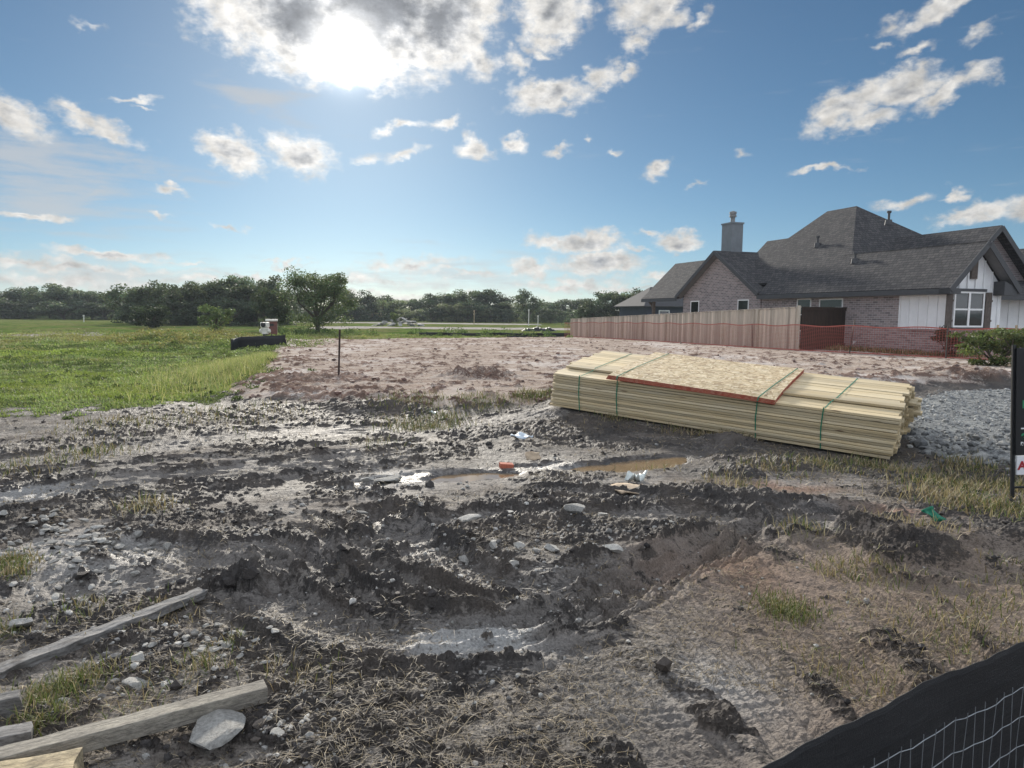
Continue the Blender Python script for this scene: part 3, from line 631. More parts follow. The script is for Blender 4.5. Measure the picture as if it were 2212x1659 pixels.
# recessed front: brick pier and pale panel under a skirt roof; brick gable above
RT = -2.9
wall('wall', 'brick_front', (FW, RT), (3.35, RT), ZB, ZE); wall('wall', 'brick_front', (3.352, RT), (12., RT), ZB, 1.19)
wall('board_siding', 'white_siding', (3.36, RT+.03), (12., RT+.03), 1.2, ZE-.05)
m = MB()
for i in range(14): m.box(3.6+.6*i, 3.64+.6*i, RT+.0, RT+.028, 1.21, ZE-.06)
m.build('batten', M['white_siding'], house)
wall('wall', 'brick_side', (FW-.12, RT), (FW-.12, FT+.15), ZB, ZE)
G2T, G2M, G2Z = -2.6, 4.55, 5.3
MB().prism([(2.1, G2T, ZE), (7.0, G2T, ZE), (7.0, G2T, 2.95), (G2M, G2T, G2Z-.18), (2.1, G2T, 2.95)], (0, .2, 0)).build('gable_wall', M['brick_front'], house)
# roofs
EV = -.42
def slab(name, pts, mat, th=.10, parent=house):
    m = MB(); n = (Vector(pts[1])-Vector(pts[0])).cross(Vector(pts[2])-Vector(pts[0])).normalized()
    if n.z < 0: n = -n
    m.prism([Vector(p) for p in pts], -n*th); return m.build(name, M[mat], parent)
RV, RF, RB, RZ = 3.80, 3.70, 5.60, 6.92
R1 = (RV, RF, RZ); R2 = (RV, RB, RZ)
c00 = (EV, -.52, ZE); c01 = (12., -.52, ZE); c10 = (EV, 9.82, ZE); c11 = (11., 9.82, ZE)
slab('roof', [c00, (EV, 5.25, ZE), (.15, 5.25, ZE+.57), (.15, 9.25, ZE+.57), R2, R1], 'shingle_side'); slab('roof', [c00, R1, c01], 'shingle_front'); slab('roof', [c01, R1, R2, c11], 'shingle_side'); slab('roof', [(.15, 9.82, ZE), c11, R2, (.15, 9.25, ZE+.57)], 'shingle_front')
def gable_roof_t(t0, t1, v0, vm, v1, z0, zm, z1=None, fascia=True):     # ridge along the house
    z1 = z0 if z1 is None else z1
    slab('roof', [(v0, t0, z0), (v0, t1, z0), (vm, t1, zm), (vm, t0, zm)], 'shingle_side')
    slab('roof', [(v1, t0, z1), (v1, t1, z1), (vm, t1, zm), (vm, t0, zm)], 'shingle_side')
    if fascia:
        m = MB(); m.bar((v0, t0-.015, z0-.09), (vm, t0-.015, zm-.09), .03, .20); m.bar((v1, t0-.015, z1-.09), (vm, t0-.015, zm-.09), .03, .20); m.build('rake_board', M['trim_dark'], house)
gable_roof_t(FT-.42, 1.6, EV, FM, 2.92, ZE+.005, ZE+.005+PT*1.67)
slab('soffit', [(EV+.02, FT-.4, ZE-.13), (EV+.02, FT, ZE-.13), (FM, FT, ZE+1.53), (FM, FT-.4, ZE+1.53)], 'soffit', .02); slab('soffit', [(2.9, FT-.4, ZE-.13), (2.9, FT, ZE-.13), (FM, FT, ZE+1.53), (FM, FT-.4, ZE+1.53)], 'soffit', .02)
gable_roof_t(G2T-.42, 2.3, 1.95, G2M, 7.2, ZE+.05, G2Z)
gable_roof_t(-1.6, 2.5, 7.0, 9., 12., 2.9, 4.75)
gable_roof_t(9.0, 12.45, .15, 1.95, 4.6, 3.25, 4.98, fascia=False); gable_roof_t(12.45, 16.7, EV, 1.95, 4.6, ZE, 4.98, fascia=False)
gable_roof_t(8.2, 13.2, 3.2, 6.2, 9.2, 3.3, 6.25, fascia=False)
# side gable roof, ridge running into the main slope
gs = .62; zz = gz+.06; e0 = g0-.28; e1 = g1+.28; ze0 = zz-gs*(gm_-e0)
for te in (e0, e1):
    slab('roof', [(-.46, te, zz-gs*abs(gm_-te)), (-.46, gm_, zz), (2.3, gm_, zz), (.1 if te == e0 else 2.3, te, zz-gs*abs(gm_-te))], 'shingle_front')
m = MB(); m.bar((-.475, e0, zz-gs*(gm_-e0)-.09), (-.475, gm_, zz-.09), .03, .20); m.bar((-.475, e1, zz-gs*(e1-gm_)-.09), (-.475, gm_, zz-.09), .03, .20); m.build('rake_board', M['trim_dark'], house)
slab('soffit', [(-.45, e0, zz-gs*(gm_-e0)-.13), (-.06, e0, zz-gs*(gm_-e0)-.13), (-.06, gm_, zz-.13), (-.45, gm_, zz-.13)], 'soffit', .02); slab('soffit', [(-.45, e1, zz-gs*(e1-gm_)-.13), (-.06, e1, zz-gs*(e1-gm_)-.13), (-.06, gm_, zz-.13), (-.45, gm_, zz-.13)], 'soffit', .02)
# eave boards, returns, skirt roof
MB().box(EV-.03, EV-.002, FT-.42, e0+.1, ZE-.21, ZE-.02).build('eave_board', M['trim_dark'], house)
MB().box(EV-.002, .0, FT-.1, e0+.1, ZE-.22, ZE-.19).build('soffit', M['soffit'], house)
MB().box(EV-.03, EV-.002, e1-.1, 16.7, ZE-.21, ZE-.02).build('eave_board', M['trim_dark'], house)
MB().prism([(EV-.03, FT-.43, ZE-.21), (.05, FT-.43, ZE-.21), (.05, FT-.43, ZE-.02), (EV-.03, FT-.43, ZE+.0)], (0, .44, 0)).build('eave_return', M['trim_dark'], house)
sk = MB(); sk.prism([(2.5, RT-.9, 2.52), (12.5, RT-.9, 2.52), (12.5, RT+.3, 3.2), (2.5, RT+.3, 3.2)], (0, 0, -.1)); sk.build('skirt_roof', M['shingle_front'], house)
MB().box(2.3, 12.5, RT-.93, RT-.9, 2.36, 2.54).build('eave_board', M['trim_dark'], house); MB().box(2.3, 12.5, RT-.9, RT, 2.40, 2.43).build('soffit', M['soffit'], house)
MB().prism([(2.15, FT-.4, 2.48), (2.95, FT-.4, 2.48), (2.95, FT-.4, 2.68), (2.15, FT-.4, 2.98)], (0, .9, 0)).build('eave_return', M['trim_dark'], house)
# windows
def window_side(t0, t1, z0, z1, mull=None):
    f = MB(); w_ = .055; gvv = -.062 if t0 > 5.5 else 0.
    o = gvv-.02
    f.box(o, o+.05, t0, t1, z1-w_, z1); f.box(o, o+.05, t0, t1, z0, z0+w_); f.box(o, o+.05, t0, t0+w_, z0+w_, z1-w_); f.box(o, o+.05, t1-w_, t1, z0+w_, z1-w_)
    if mull: f.box(o+.002, o+.045, t0+w_, t1-w_, mull-.02, mull+.02)
    wf = f.build('window', M['window_frame'], house)
    MB().box(o+.015, o+.022, t0+w_, t1-w_, z0+w_, z1-w_).build('pane', M['window_glass'], wf)
window_side(10.75, 11.6, 1.0, 2.5, 1.75); window_side(6.35, 7.25, 1.0, 2.5, 1.75); window_side(2.05, 2.95, 1.0, 2.47, 1.75); window_side(.18, 1.55, 2.02, 2.44)
wv0, wv1, wz0, wz1 = .24, 1.68, 1.33, 2.60
f = MB(); o = FT-.05; k = .06
f.box(wv0, wv1, o, o+.06, wz1-k, wz1); f.box(wv0, wv1, o, o+.06, wz0, wz0+k); vm_ = (wv0+wv1)/2; zm_ = (wz0+wz1)/2
for a, b in ((wv0, wv0+k), (vm_-.045, vm_+.045), (wv1-k, wv1)): f.box(a, b, o, o+.06, wz0+k, wz1-k)
f.box(wv0+k, vm_-.045, o+.005, o+.055, zm_-.03, zm_+.03); f.box(vm_+.045, wv1-k, o+.005, o+.055, zm_-.03, zm_+.03)
wf = f.build('window', M['window_frame'], house); wf['label'] = 'white framed double front window between brown shutters'
MB().box(wv0+k, wv1-k, o+.025, o+.032, wz0+k, wz1-k).build('pane', M['window_glass'], wf)
MB().box(wv0-.06, wv1+.06, FT-.07, FT+.01, wz1+.002, wz1+.10).build('head_trim', M['trim_dark'], wf); MB().box(wv0-.04, wv1+.04, FT-.075, FT+.01, wz0-.09, wz0-.002).build('sill', M['trim_dark'], wf)
for a, b in ((wv0-.36, wv0-.07), (wv1+.07, wv1+.36)):
    s_ = MB().box(a, b, FT-.045, FT-.014, wz0-.04, wz1-.02); s_.box(a-.02, b+.02, FT-.065, FT-.046, wz0+.2, wz0+.27); s_.box(a-.02, b+.02, FT-.065, FT-.046, wz1-.36, wz1-.29); s_.build('shutter', M['shutter_wood'], house)
MB().box(.93, 1.25, FT-.05, FT-.014, 3.05, 3.72).box(.96, 1.22, FT-.06, FT-.051, 3.1, 3.67).build('gable_vent', M['shutter_wood'], house)
f = MB().box(3.45, 4.15, G2T-.03, G2T+.02, 3.35, 3.98); wf = f.build('window', M['window_frame'], house); MB().box(3.52, 4.08, G2T-.036, G2T-.031, 3.42, 3.91).build('pane', M['window_glass'], wf)
# chimney
ch = MB().box(.55, 1.25, 8.85, 9.75, 4.2, 6.55).box(.51, 1.29, 8.81, 9.79, 6.551, 6.63).build('chimney', M['chimney_metal'], house)
MB().lathe([(.12, 6.6), (.12, 6.95), (.13, 6.96)], 14, (.9, 9.3, 0)).lathe([(.19, 6.95), (.19, 7.05), (.15, 7.06), (.15, 7.1), (.19, 7.11), (.19, 7.22), (.05, 7.27)], 16, (.9, 9.3, 0)).build('flue', M['flue_metal'], ch)
for (v, t_, h) in ((1.9, 4.0, .45), (.9, .6, .4), (2.6, 0.6, .5)):
    zr = ZE + PT*(v+.42)
    MB().lathe([(.16, zr-.1), (.13, zr+.12), (.05, zr+.13), (.05, zr+h-.1), (.09, zr+h-.09), (.09, zr+h), (.02, zr+h+.01)], 10, (v, t_, 0)).build('roof_vent', M['trim_dark'], house)
# back porch post and the brace at its head
MB().box(-.2, -.04, 15.6, 15.76, ZB, ZE-.15).bar((-.12, 15.7, 2.1), (-.12, 16.3, 2.6), .1, .1).build('porch_post', M['shutter_wood'], house)
# hose bib on the wall
MB().tube([(-.01, -.6, .62), (-.10, -.6, .62), (-.13, -.6, .55)], .02).box(-.07, -.05, -.68, -.52, .66, .70).build('hose_tap', M['window_frame'], house)

# neighbour seen through the porch
nb = empty('navy_house', W(1440, 690, 75), .3, 'dark navy house with dark roof seen far off under the porch', 'house')
simple('navy_wall', (.030, .040, .065), .7, .1, 2.); simple('far_roof', (.05, .05, .055), .9, .15, 3.)
nb.location.z = 0
MB().box(-4, 4, -3, 3, 0, 2.6).build('wall', M['navy_wall'], nb); m = MB()
m.prism([(-4.5, -3.5, 2.6), (4.5, -3.5, 2.6), (2, 0, 4.6), (-2, 0, 4.6)], (0, 0, -.1)); m.prism([(-4.5, 3.5, 2.6), (4.5, 3.5, 2.6), (2, 0, 4.6), (-2, 0, 4.6)], (0, 0, -.1)); m.prism([(-4.5, -3.5, 2.6), (-4.5, 3.5, 2.6), (-2, 0, 4.6)], (0, 0, -.1)); m.prism([(4.5, -3.5, 2.6), (4.5, 3.5, 2.6), (2, 0, 4.6)], (0, 0, -.1))
m.build('roof', M['far_roof'], nb)
for x0_, x1_, z0_ in ((-2.6, -1.4, .9), (1.2, 2.2, .2)):
    wn = MB().box(x0_, x1_, -3.04, -3, z0_, 2.2).build('window', M['window_frame'], nb); MB().box(x0_+.1, x1_-.1, -3.06, -3.041, z0_+.1, 2.1).build('pane', M['window_glass'], wn)

# ------------------------------------------------------------------ wood fence and its gate
def woodmat(name, c0, c1, grainx=(1, 1, 1), sc=3., rough=.8, knots=True, rowax=None, roww=.14):
    t = NT(name); co = t.coord(); rd = t.rand()
    ad = t.new('ShaderNodeVectorMath', operation='ADD'); t.L(co, ad.inputs[0]); cbn = t.new('ShaderNodeCombineXYZ')
    for i in range(3): t.L(t.math('MULTIPLY', rd, 37.+11*i), cbn.inputs[i])
    t.L(cbn.outputs[0], ad.inputs[1]); p = ad.outputs[0]
    n = t.noise(t.map(p, grainx), sc, 6, .6); fac = t.ramp(n, [(.3, 0.), (.7, 1.)])
    c = t.mix(fac, c0, c1)
    if rowax is not None:                # each picket weathers in its own way
        sp = t.new('ShaderNodeSeparateXYZ'); t.L(co, sp.inputs[0]); wn = t.new('ShaderNodeTexWhiteNoise', noise_dimensions='1D'); t.L(t.math('FLOOR', t.math('DIVIDE', sp.outputs[rowax], roww)), wn.inputs['W'])
        c = t.mix(1., c, t.ramp(wn.outputs['Value'], [(0., .66), (1., 1.25)]), 'MULTIPLY')
    else: c = t.mix(1., c, t.ramp(rd, [(0., .80), (1., 1.15)]), 'MULTIPLY')
    if knots:
        kn = t.voro(t.map(p, tuple(g*.5+.5 if g > 1 else g for g in grainx)), 2.2)
        kf = t.ramp(t.math('ADD', kn, t.math('MULTIPLY', n, .04)), [(.045, 1.), (.085, 0.)])
        c = t.mix(t.math('MULTIPLY', kf, .85), c, tuple(x*.28 for x in c0))
    M[name] = t.out(c, rough, t.bump(n, .3, .003), spec=.25); return M[name]
woodmat('fence_wood', (.60, .525, .435), (.43, .365, .30), (9, 9, .8), 2., rowax=0); woodmat('gate_wood', (.05, .034, .026), (.028, .02, .017), (9, 9, .8), 2.)
woodmat('fence_post', (.56, .50, .42), (.42, .37, .30), (9, 9, .8), 2.)
FD = Vector((-.317, .948, 0)); FP0 = Vector((11.68, 29.0, 0)); FROT = math.atan2(.948, -.317)
SP = 2.59
fence = empty('picket_fence', FP0, FROT, 'long weathered wood picket fence running back from the house side', 'fence')
fz = lambda s: .22 - .68*s/23.3
for i in range(10):
    if i < 9:
        m = MB(); s = i*SP+.05; n = 17; pwid = (SP-.10)/n
        for k in range(n):
            a = s+k*pwid; zb = fz(a)+.02+random.uniform(0, .03); zt = fz(a)+1.80+random.uniform(-.015, .015)
            m.box(a+.004, a+pwid-.004, -.0, .018, zb, zt)
        m.build('picket_panel', M['fence_wood'], fence)
        m = MB()
        for hz_ in (.32, 1.5): MB().bar((s, -.03, fz(s)+hz_), (s+SP-.1, -.03, fz(s+SP-.1)+hz_), .04, .085).build('rail', M['fence_wood'], fence)
        m.bar((s-.05, .0, fz(s)+1.83), (s+SP-.05, .0, fz(s+SP)+1.83), .10, .035); m.build('cap_rail', M['fence_wood'], fence)
    s = i*SP; MB().box(s-.05, s+.05, .02, .125, fz(s)-.2, fz(s)+1.84+(.05 if i == 0 else 0)).build('post', M['fence_post'], fence)
gate = empty('wooden_gate', FP0, HROT, 'dark stained board gate closing the gap between fence and house', 'gate')
m = MB(); zz0 = fz(0)
for k in range(15): m.box(.08+k*.148, .08+k*.148+.143, -.01, .012, zz0+.05, zz0+1.80)
m.build('board_panel', M['gate_wood'], gate)
MB().box(.06, 2.30, -.045, -.012, zz0+1.70, zz0+1.80).build('rail', M['gate_wood'], gate); MB().box(.06, 2.30, -.045, -.012, zz0+.25, zz0+.35).build('rail', M['gate_wood'], gate); MB().box(.06, 2.32, -.06, .05, zz0+1.801, zz0+1.84).build('cap_rail', M['gate_wood'], gate)
MB().box(1.0, 1.14, -.07, -.046, zz0+.98, zz0+1.02).build('latch', M['trim_dark'], gate)

# ------------------------------------------------------------------ orange safety netting
t = NT('orange_net'); t.out((.40, .11, .085), .55, spec=.3); M['orange_net'] = t.m
simple('stake_steel', (.05, .035, .03), .7, .3); simple('stake_wood', (.40, .31, .20), .8, .25, 9.)
def netting(name, P, label, stakes, h=1.0, cell=.085, sw=.004, sag=.06):
    root = empty(name, (P[0][0], P[0][1], 0), 0, label, 'safety fence'); o = Vector((P[0][0], P[0][1], 0)); m = MB(); acc = 0
    for (x0, y0), (x1, y1) in zip(P[:-1], P[1:]):
        L = math.hypot(x1-x0, y1-y0); n = max(1, int(L/cell))
        def pt(k, z):
            f_ = k/n; xx = x0+(x1-x0)*f_; yy = y0+(y1-y0)*f_; b = float(base_h(np.array([xx]), np.array([yy]))[0]); s_ = acc+L*f_
            return Vector((xx, yy, b+z*(1-sag*math.sin(s_*1.3)**2)+.04))-o
        base = [pt(k, 0) for k in range(n+1)]; top = [pt(k, h) for k in range(n+1)]
        dr = Vector((x1-x0, y1-y0, 0)).normalized()*sw
        for k in range(n+1): m.face(base[k]-dr, base[k]+dr, top[k]+dr, top[k]-dr)
        rows = int(h/.055)
        for r in range(rows+1):
            q = r/rows; st = 4
            for k in range(0, n, st):
                k2 = min(n, k+st); a = base[k].lerp(top[k], q); b = base[k2].lerp(top[k2], q); hw = .004 if 0 < r < rows else .02
                m.face(a-Vector((0, 0, hw)), b-Vector((0, 0, hw)), b+Vector((0, 0, hw)), a+Vector((0, 0, hw)))
        acc += L
    m.build('net', M['orange_net'], root)
    for (px, Y, hh, tilt, kind) in stakes:
        c = W(px, 700, Y); b = float(base_h(np.array([c.x]), np.array([c.y]))[0]); p = Vector((c.x, c.y, b-.1))-o
        k = .02 if kind == 'steel' else .028
        MB().bar(p, p+Vector((tilt, 0, hh)), k*2, k*1.4).build('stake', M['stake_'+kind], root)
    return root
def fpt(s, off): return (FP0.x+FD.x*s-.948*off, FP0.y+FD.y*s-.317*off)
netting('safety_netting', [fpt(-.4, .5), fpt(8, .55), fpt(16, .5), fpt(23.6, .5)], 'orange safety netting stretched along the foot of the wood fence',
        [(1637-10, 31.5, 1.15, -.05, 'steel'), (1521, 35.5, 1.15, 0, 'steel'), (1450, 39, 1.1, .0, 'steel'), (1350, 44, 1.1, 0, 'steel'), (1227, 51.5, 1.1, 0, 'steel')])
e0_ = fpt(-.4, .5)
netting('safety_netting', [e0_, tuple(W(1825, 700, 26.6)[:2]), tuple(W(2000, 700, 24.3)[:2]), tuple(W(2180, 700, 22.6)[:2]), tuple(W(2330, 700, 21.8)[:2])], 'orange safety netting in front of the brick house wall',
        [(1838, 26.4, 1.35, .13, 'steel'), (2048, 23.8, 1.2, 0, 'steel'), (2152, 22.8, 1.25, .06, 'wood'), (2196, 22.4, 1.25, .0, 'wood')], 1.0)
# ------------------------------------------------------------------ lumber pile
def lumbermat():
    t = NT('lumber'); co = t.coord(); rd = t.rand(); ad = t.new('ShaderNodeVectorMath', operation='ADD'); t.L(co, ad.inputs[0]); cb = t.new('ShaderNodeCombineXYZ')
    for i in range(3): t.L(t.math('MULTIPLY', rd, 53.+19*i), cb.inputs[i])
    t.L(cb.outputs[0], ad.inputs[1]); p = ad.outputs[0]
    n = t.noise(t.map(p, (.35, 9, 14)), 3., 6, .6); n2 = t.noise(t.map(p, (.8, 2, 2)), 1.3, 3)
    c = t.mix(t.ramp(n, [(.3, 0.), (.7, 1.)]), (.67, .55, .345), (.52, .405, .235))
    c = t.mix(t.ramp(n2, [(.4, 0.), (.75, .7)]), c, (.60, .54, .41))
    c = t.mix(1., c, t.ramp(rd, [(0., .70), (1., 1.16)]), 'MULTIPLY')
    kn = t.voro(t.map(p, (.75, 5., 6.)), 1.7); kf = t.ramp(kn, [(.05, 1.), (.11, 0.)])
    c = t.mix(t.math('MULTIPLY', kf, .9), c, (.10, .055, .03))
    M['lumber'] = t.out(c, .75, t.bump(n, .25, .002), spec=.25)
lumbermat()
t = NT('osb'); co = t.coord()
f1 = t.voro(t.map(co, (1, 2.6, 1), (0, 0, .5)), 13., out='Color'); f2 = t.voro(t.map(co, (2.4, 1, 1), (0, 0, .3), (3, 1, 0)), 15., out='Color'); f3 = t.noise(co, 7., 4)
sp1 = t.new('ShaderNodeSeparateColor'); t.L(f1, sp1.inputs[0]); sp2 = t.new('ShaderNodeSeparateColor'); t.L(f2, sp2.inputs[0])
v_ = t.mix(t.math('GREATER_THAN', sp1.outputs[1], .5), sp1.outputs[0], sp2.outputs[0])
c = t.ramp(v_, [(0., (.30, .20, .10)), (.35, (.50, .38, .22)), (.75, (.60, .48, .30)), (1., (.72, .62, .44))])
M['osb'] = t.out(t.mix(1., c, t.ramp(f3, [(.3, .8), (.7, 1.1)]), 'MULTIPLY'), .7, t.bump(v_, .3, .002))
simple('edge_paint_red', (.30, .045, .028), .7, .2, 10.); simple('strap_green', (.02, .19, .11), .35, .1)
U3 = Vector((LA.x, LA.y, L_SA)).normalized(); V3 = Vector((LB.x, LB.y, L_SB)); V3 = (V3-U3*V3.dot(U3)).normalized(); N3 = U3.cross(V3)
if N3.z < 0: N3 = -N3
LM = Matrix(((U3.x, V3.x, N3.x, LO.x), (U3.y, V3.y, N3.y, LO.y), (U3.z, V3.z, N3.z, L_Z0), (0, 0, 0, 1)))
pile = empty('lumber_stack', (0, 0, 0), 0, 'strapped stack of pale yellow framing lumber lying on the mud', 'lumber'); pile.matrix_world = LM
NCOL, NLAY, BW, BT, BL = 14, 15, .137, .0385, 4.87
bm_ = MB().box(0, BL, 0, BW-.008, 0, BT-.006)
proto = bm_.build('board', M['lumber'], pile, bevel=.003)
rb = random.Random(4); boards = []
for i in range(NCOL):
    top = NLAY if i > 2 else NLAY-1
    base = rb.gauss(0, .02) + (.06 if i > 8 else 0)
    for j in range(top):
        off = rb.gauss(base, .022)
        if i > 9 and 3 < j < 11: off += rb.uniform(0, .14)
        if i == 0: off = rb.gauss(-.03+.006*j, .012)
        if j >= top-1 and i > 2: off = rb.uniform(-.05, .04)
        boards.append((i, j, j == top-1, off))
boards.sort(key=lambda b: (b[0] != 0, not b[2], b[0]))
rest = MB()
for n, (i, j, tp, off) in enumerate(boards):
    ln = BL - (rb.uniform(0, .03) if i else 0); loc = (off*.9 + rb.gauss(0, .004), i*BW+.009*math.sin(j*2.1+i), j*BT + rb.uniform(0, .003) + (rb.uniform(0, .005) if tp else 0))
    if n < 99:
        o = proto if n == 0 else proto.copy()
        if n: COL.objects.link(o)
        o.parent = pile; o.location = loc; o.rotation_euler = (rb.gauss(0, .008), rb.gauss(0, .0006), rb.gauss(0, .0011))
    else: rest.box(loc[0], loc[0]+ln, loc[1], loc[1]+BW-.004, loc[2], loc[2]+BT-.002)
ro = rest.build('board', M['lumber'], pile); ro['kind'] = 'stuff'
# sheathing sheets on top, red painted edges, sagging over the front
ZT = NLAY*BT
osb = empty('sheathing_stack', (0, 0, 0), 0, 'few strand board sheets with red painted edges strapped on top of the lumber', 'sheathing'); osb.matrix_world = LM
def sheet_z(u, v):
    a = max(0, (u-2.5)/.95); return -.035*(a**2)*max(0, 1-v/1.0) - .022*max(0, 1-v/.35) + .012*math.sin(u*1.7)
for k in range(4):
    nu, nv = 18, 12; u0, u1 = .97+.008*k, 3.42+.01*math.sin(k*3); v0, v1 = -.055+.006*k, 1.86+.01*k; th = .0135; z0 = ZT+.006+k*.0145
    vs = []; fs = []
    for a in range(nu+1):
        for b in range(nv+1):
            u = u0+(u1-u0)*a/nu; v = v0+(v1-v0)*b/nv; vs.append((u, v, z0+th+sheet_z(u, v)))
    n1 = len(vs); vs += [(x_, y_, z_-th) for x_, y_, z_ in vs]
    I = lambda a, b: a*(nv+1)+b
    for a in range(nu):
        for b in range(nv):
            fs.append((I(a, b), I(a+1, b), I(a+1, b+1), I(a, b+1))); fs.append((n1+I(a, b), n1+I(a, b+1), n1+I(a+1, b+1), n1+I(a+1, b)))
    ne = len(fs)
    for a in range(nu): fs.append((I(a, 0), n1+I(a, 0), n1+I(a+1, 0), I(a+1, 0))); fs.append((I(a, nv), I(a+1, nv), n1+I(a+1, nv), n1+I(a, nv)))
    for b in range(nv): fs.append((I(0, b), I(0, b+1), n1+I(0, b+1), n1+I(0, b))); fs.append((I(nu, b), n1+I(nu, b), n1+I(nu, b+1), I(nu, b+1)))
    me = bpy.data.meshes.new('sheet'); me.from_pydata(vs, [], fs); o = link('sheet', me, M['osb'], osb); me.materials.append(M['edge_paint_red'])
    for fi in range(ne, len(fs)): me.polygons[fi].material_index = 1
for (uf, ut, over) in ((.50, .56, 0), (1.137, 1.25, 1), (3.19, 3.33, 1), (4.02, 4.18, 0)):
    zt = ZT+.004 if not over else ZT+.073
    P = [(uf+.01, -.008, .0), (uf-.01, -.012, .28), (uf, -.012, ZT-.02)]
    if over: P += [(uf+.01, -.068, zt-.055+sheet_z(uf, 0)), (uf+.02, -.055, zt+sheet_z(uf, -.05)), (uf*.5+ut*.5, .6, zt+sheet_z(ut, .6)), (ut, 1.83, zt+sheet_z(ut, 1.8)), (ut, 1.93, ZT-.1)]
    else: P += [(uf+.01, .01, zt-BT*.9), (uf+.03, .36, zt-BT*.7), (uf*.5+ut*.5, .5, zt+.004), (ut, 1.86, zt), (ut, 1.93, ZT-.1)]
    m = MB()
    for a, b in zip(P[:-1], P[1:]):
        a = Vector(a); b = Vector(b); w_ = Vector((.0075, 0, 0)); e_ = (b-a).normalized()*.002
        m.hexa([a-w_-e_, a+w_-e_, b+w_+e_, b-w_+e_]+[q+Vector((0, -.002, .0022)) for q in (a-w_-e_, a+w_-e_, b+w_+e_, b-w_+e_)])
    m.build('strap', M['strap_green'], pile)

# ------------------------------------------------------------------ steel post
p0 = on_ground(731, 820); tp = W(734, 711, p0.y-.05)
post = empty('steel_post', p0, 0, 'thin dark rusty steel post standing alone in the clay pad', 'post')
simple('rust_steel', (.045, .03, .027), .75, .35, 8.)
d = tp-p0; m = MB(); m.bar((0, 0, -.2), d, .045, .008); m.bar((0, .012, -.2), d+Vector((0, .012, 0)), .008, .03)
pb = m.build('rail', M['rust_steel'], post); m = MB()
for k in range(14): q = d*(.08+.065*k); m.box(q.x-.008, q.x+.008, q.y-.02, q.y-.005, q.z-.012, q.z+.012)
m.build('stud', M['rust_steel'], post)

# ------------------------------------------------------------------ builder's sign at the right edge
sg0 = on_ground(2191, 1075)
sign = empty('yard_sign', sg0, R(-4), 'black metal yard sign with green and red lettering at the right edge of the lot', 'sign'); sign.rotation_euler = (0, R(-3.6), R(-4))
simple('sign_black', (.012, .013, .015), .45, .1); simple('sign_white', (.74, .75, .78), .45, .04); simple('letter_green', (.03, .26, .12), .5, .05); simple('letter_red', (.36, .02, .03), .5, .05); simple('letter_white', (.7, .72, .72), .5, .03)
ps = sg0.y/F
hz = lambda py: W(2195, py, sg0.y).z - sg0.z
MB().box(.0, .91, -.012, .008, hz(983), hz(752)).build('panel', M['sign_black'], sign)
rp = MB().box(.012, .9, -.016, .004, hz(1025), hz(985)).build('panel', M['sign_white'], sign); rp['label'] = 'white rider panel under the black sign'
for xx in (-.008, .905): MB().box(xx-.016, xx+.016, .01, .03, -.12, hz(745)).build('post', M['sign_black'], sign)
MB().box(.01, .90, .012, .026, hz(1056), hz(1052)).build('crossbar', M['sign_black'], sign)
def lettering(txt, px, pyb, pyt, mat, z=-.0145):
    cu = bpy.data.curves.new('lettering', 'FONT'); cu.body = txt; cu.size = (hz(pyt)-hz(pyb))/.70; cu.extrude = .001; cu.offset = .004
    o = bpy.data.objects.new('lettering', cu); COL.objects.link(o); dg = bpy.context.evaluated_depsgraph_get()
    me = bpy.data.meshes.new_from_object(o.evaluated_get(dg)); bpy.data.objects.remove(o); o = link('lettering', me, M[mat], sign)
    o.location = ((px-2189.5)*ps, z, hz(pyb)); o.rotation_euler = (R(90), 0, 0); return o
lettering('R', 2201.5, 881, 865, 'letter_green'); lettering('9', 2201, 949.5, 936.5, 'letter_green'); lettering('R1', 2200, 961.5, 955, 'letter_white'); lettering('A', 2194, 1013.5, 996, 'letter_red', -.0185)
MB().box((2200-2189.5)*ps, .5, -.0155, -.0125, hz(927), hz(924)).build('divider', M['letter_white'], sign)

# ------------------------------------------------------------------ silt fence beside the viewpoint
t = NT('silt_fabric'); co = t.coord(); wv = t.noise(t.map(co, (3, 3, 60)), 5., 4, .6); wv2 = t.noise(co, 240., 2)
c = t.mix(t.ramp(wv, [(.35, 0.), (.75, 1.)]), (.010, .011, .013), (.026, .027, .030)); c = t.mix(t.ramp(wv2, [(.66, 0.), (.72, .6)]), c, (.10, .10, .11))
M['silt_fabric'] = t.out(c, .62, t.bump(t.math('ADD', wv, wv2), .4, .003), spec=.3)
simple('fence_wire', (.30, .32, .34), .5, .15, 30., metal=.6)
_a = Gz(1620, 1661, .65); _b = Gz(2212, 1390, .65); _d = (_b-_a)
ctrl = [((_a+_d*k).x, (_a+_d*k).y) for k in [-.9+.15*i for i in range(26)]]
def resample(P, step):
    out = [Vector((P[0][0], P[0][1], 0))]; 
    for a, b in zip(P[:-1], P[1:]):
        a = Vector((a[0], a[1], 0)); b = Vector((b[0], b[1], 0)); n = max(1, int((b-a).length/step))
        for k in range(1, n+1): out.append(a.lerp(b, k/n))
    return out
cp = resample(ctrl, .025); sil = empty('silt_fence', (cp[0].x, cp[0].y, 0), 0, 'black fabric silt fence backed with wire mesh beside the viewpoint', 'silt fence'); so_ = cp[0].copy()
def sag(i): return .006*math.sin(i*.11)+.003*math.sin(i*.37+1)
rows = [0, .08, .2, .32, .44, .54, .545, .60, .64, .655]
V_ = []; F_ = []
nrm = [((cp[min(i+1, len(cp)-1)]-cp[max(i-1, 0)]).normalized()).cross(Vector((0, 0, 1))) for i in range(len(cp))]
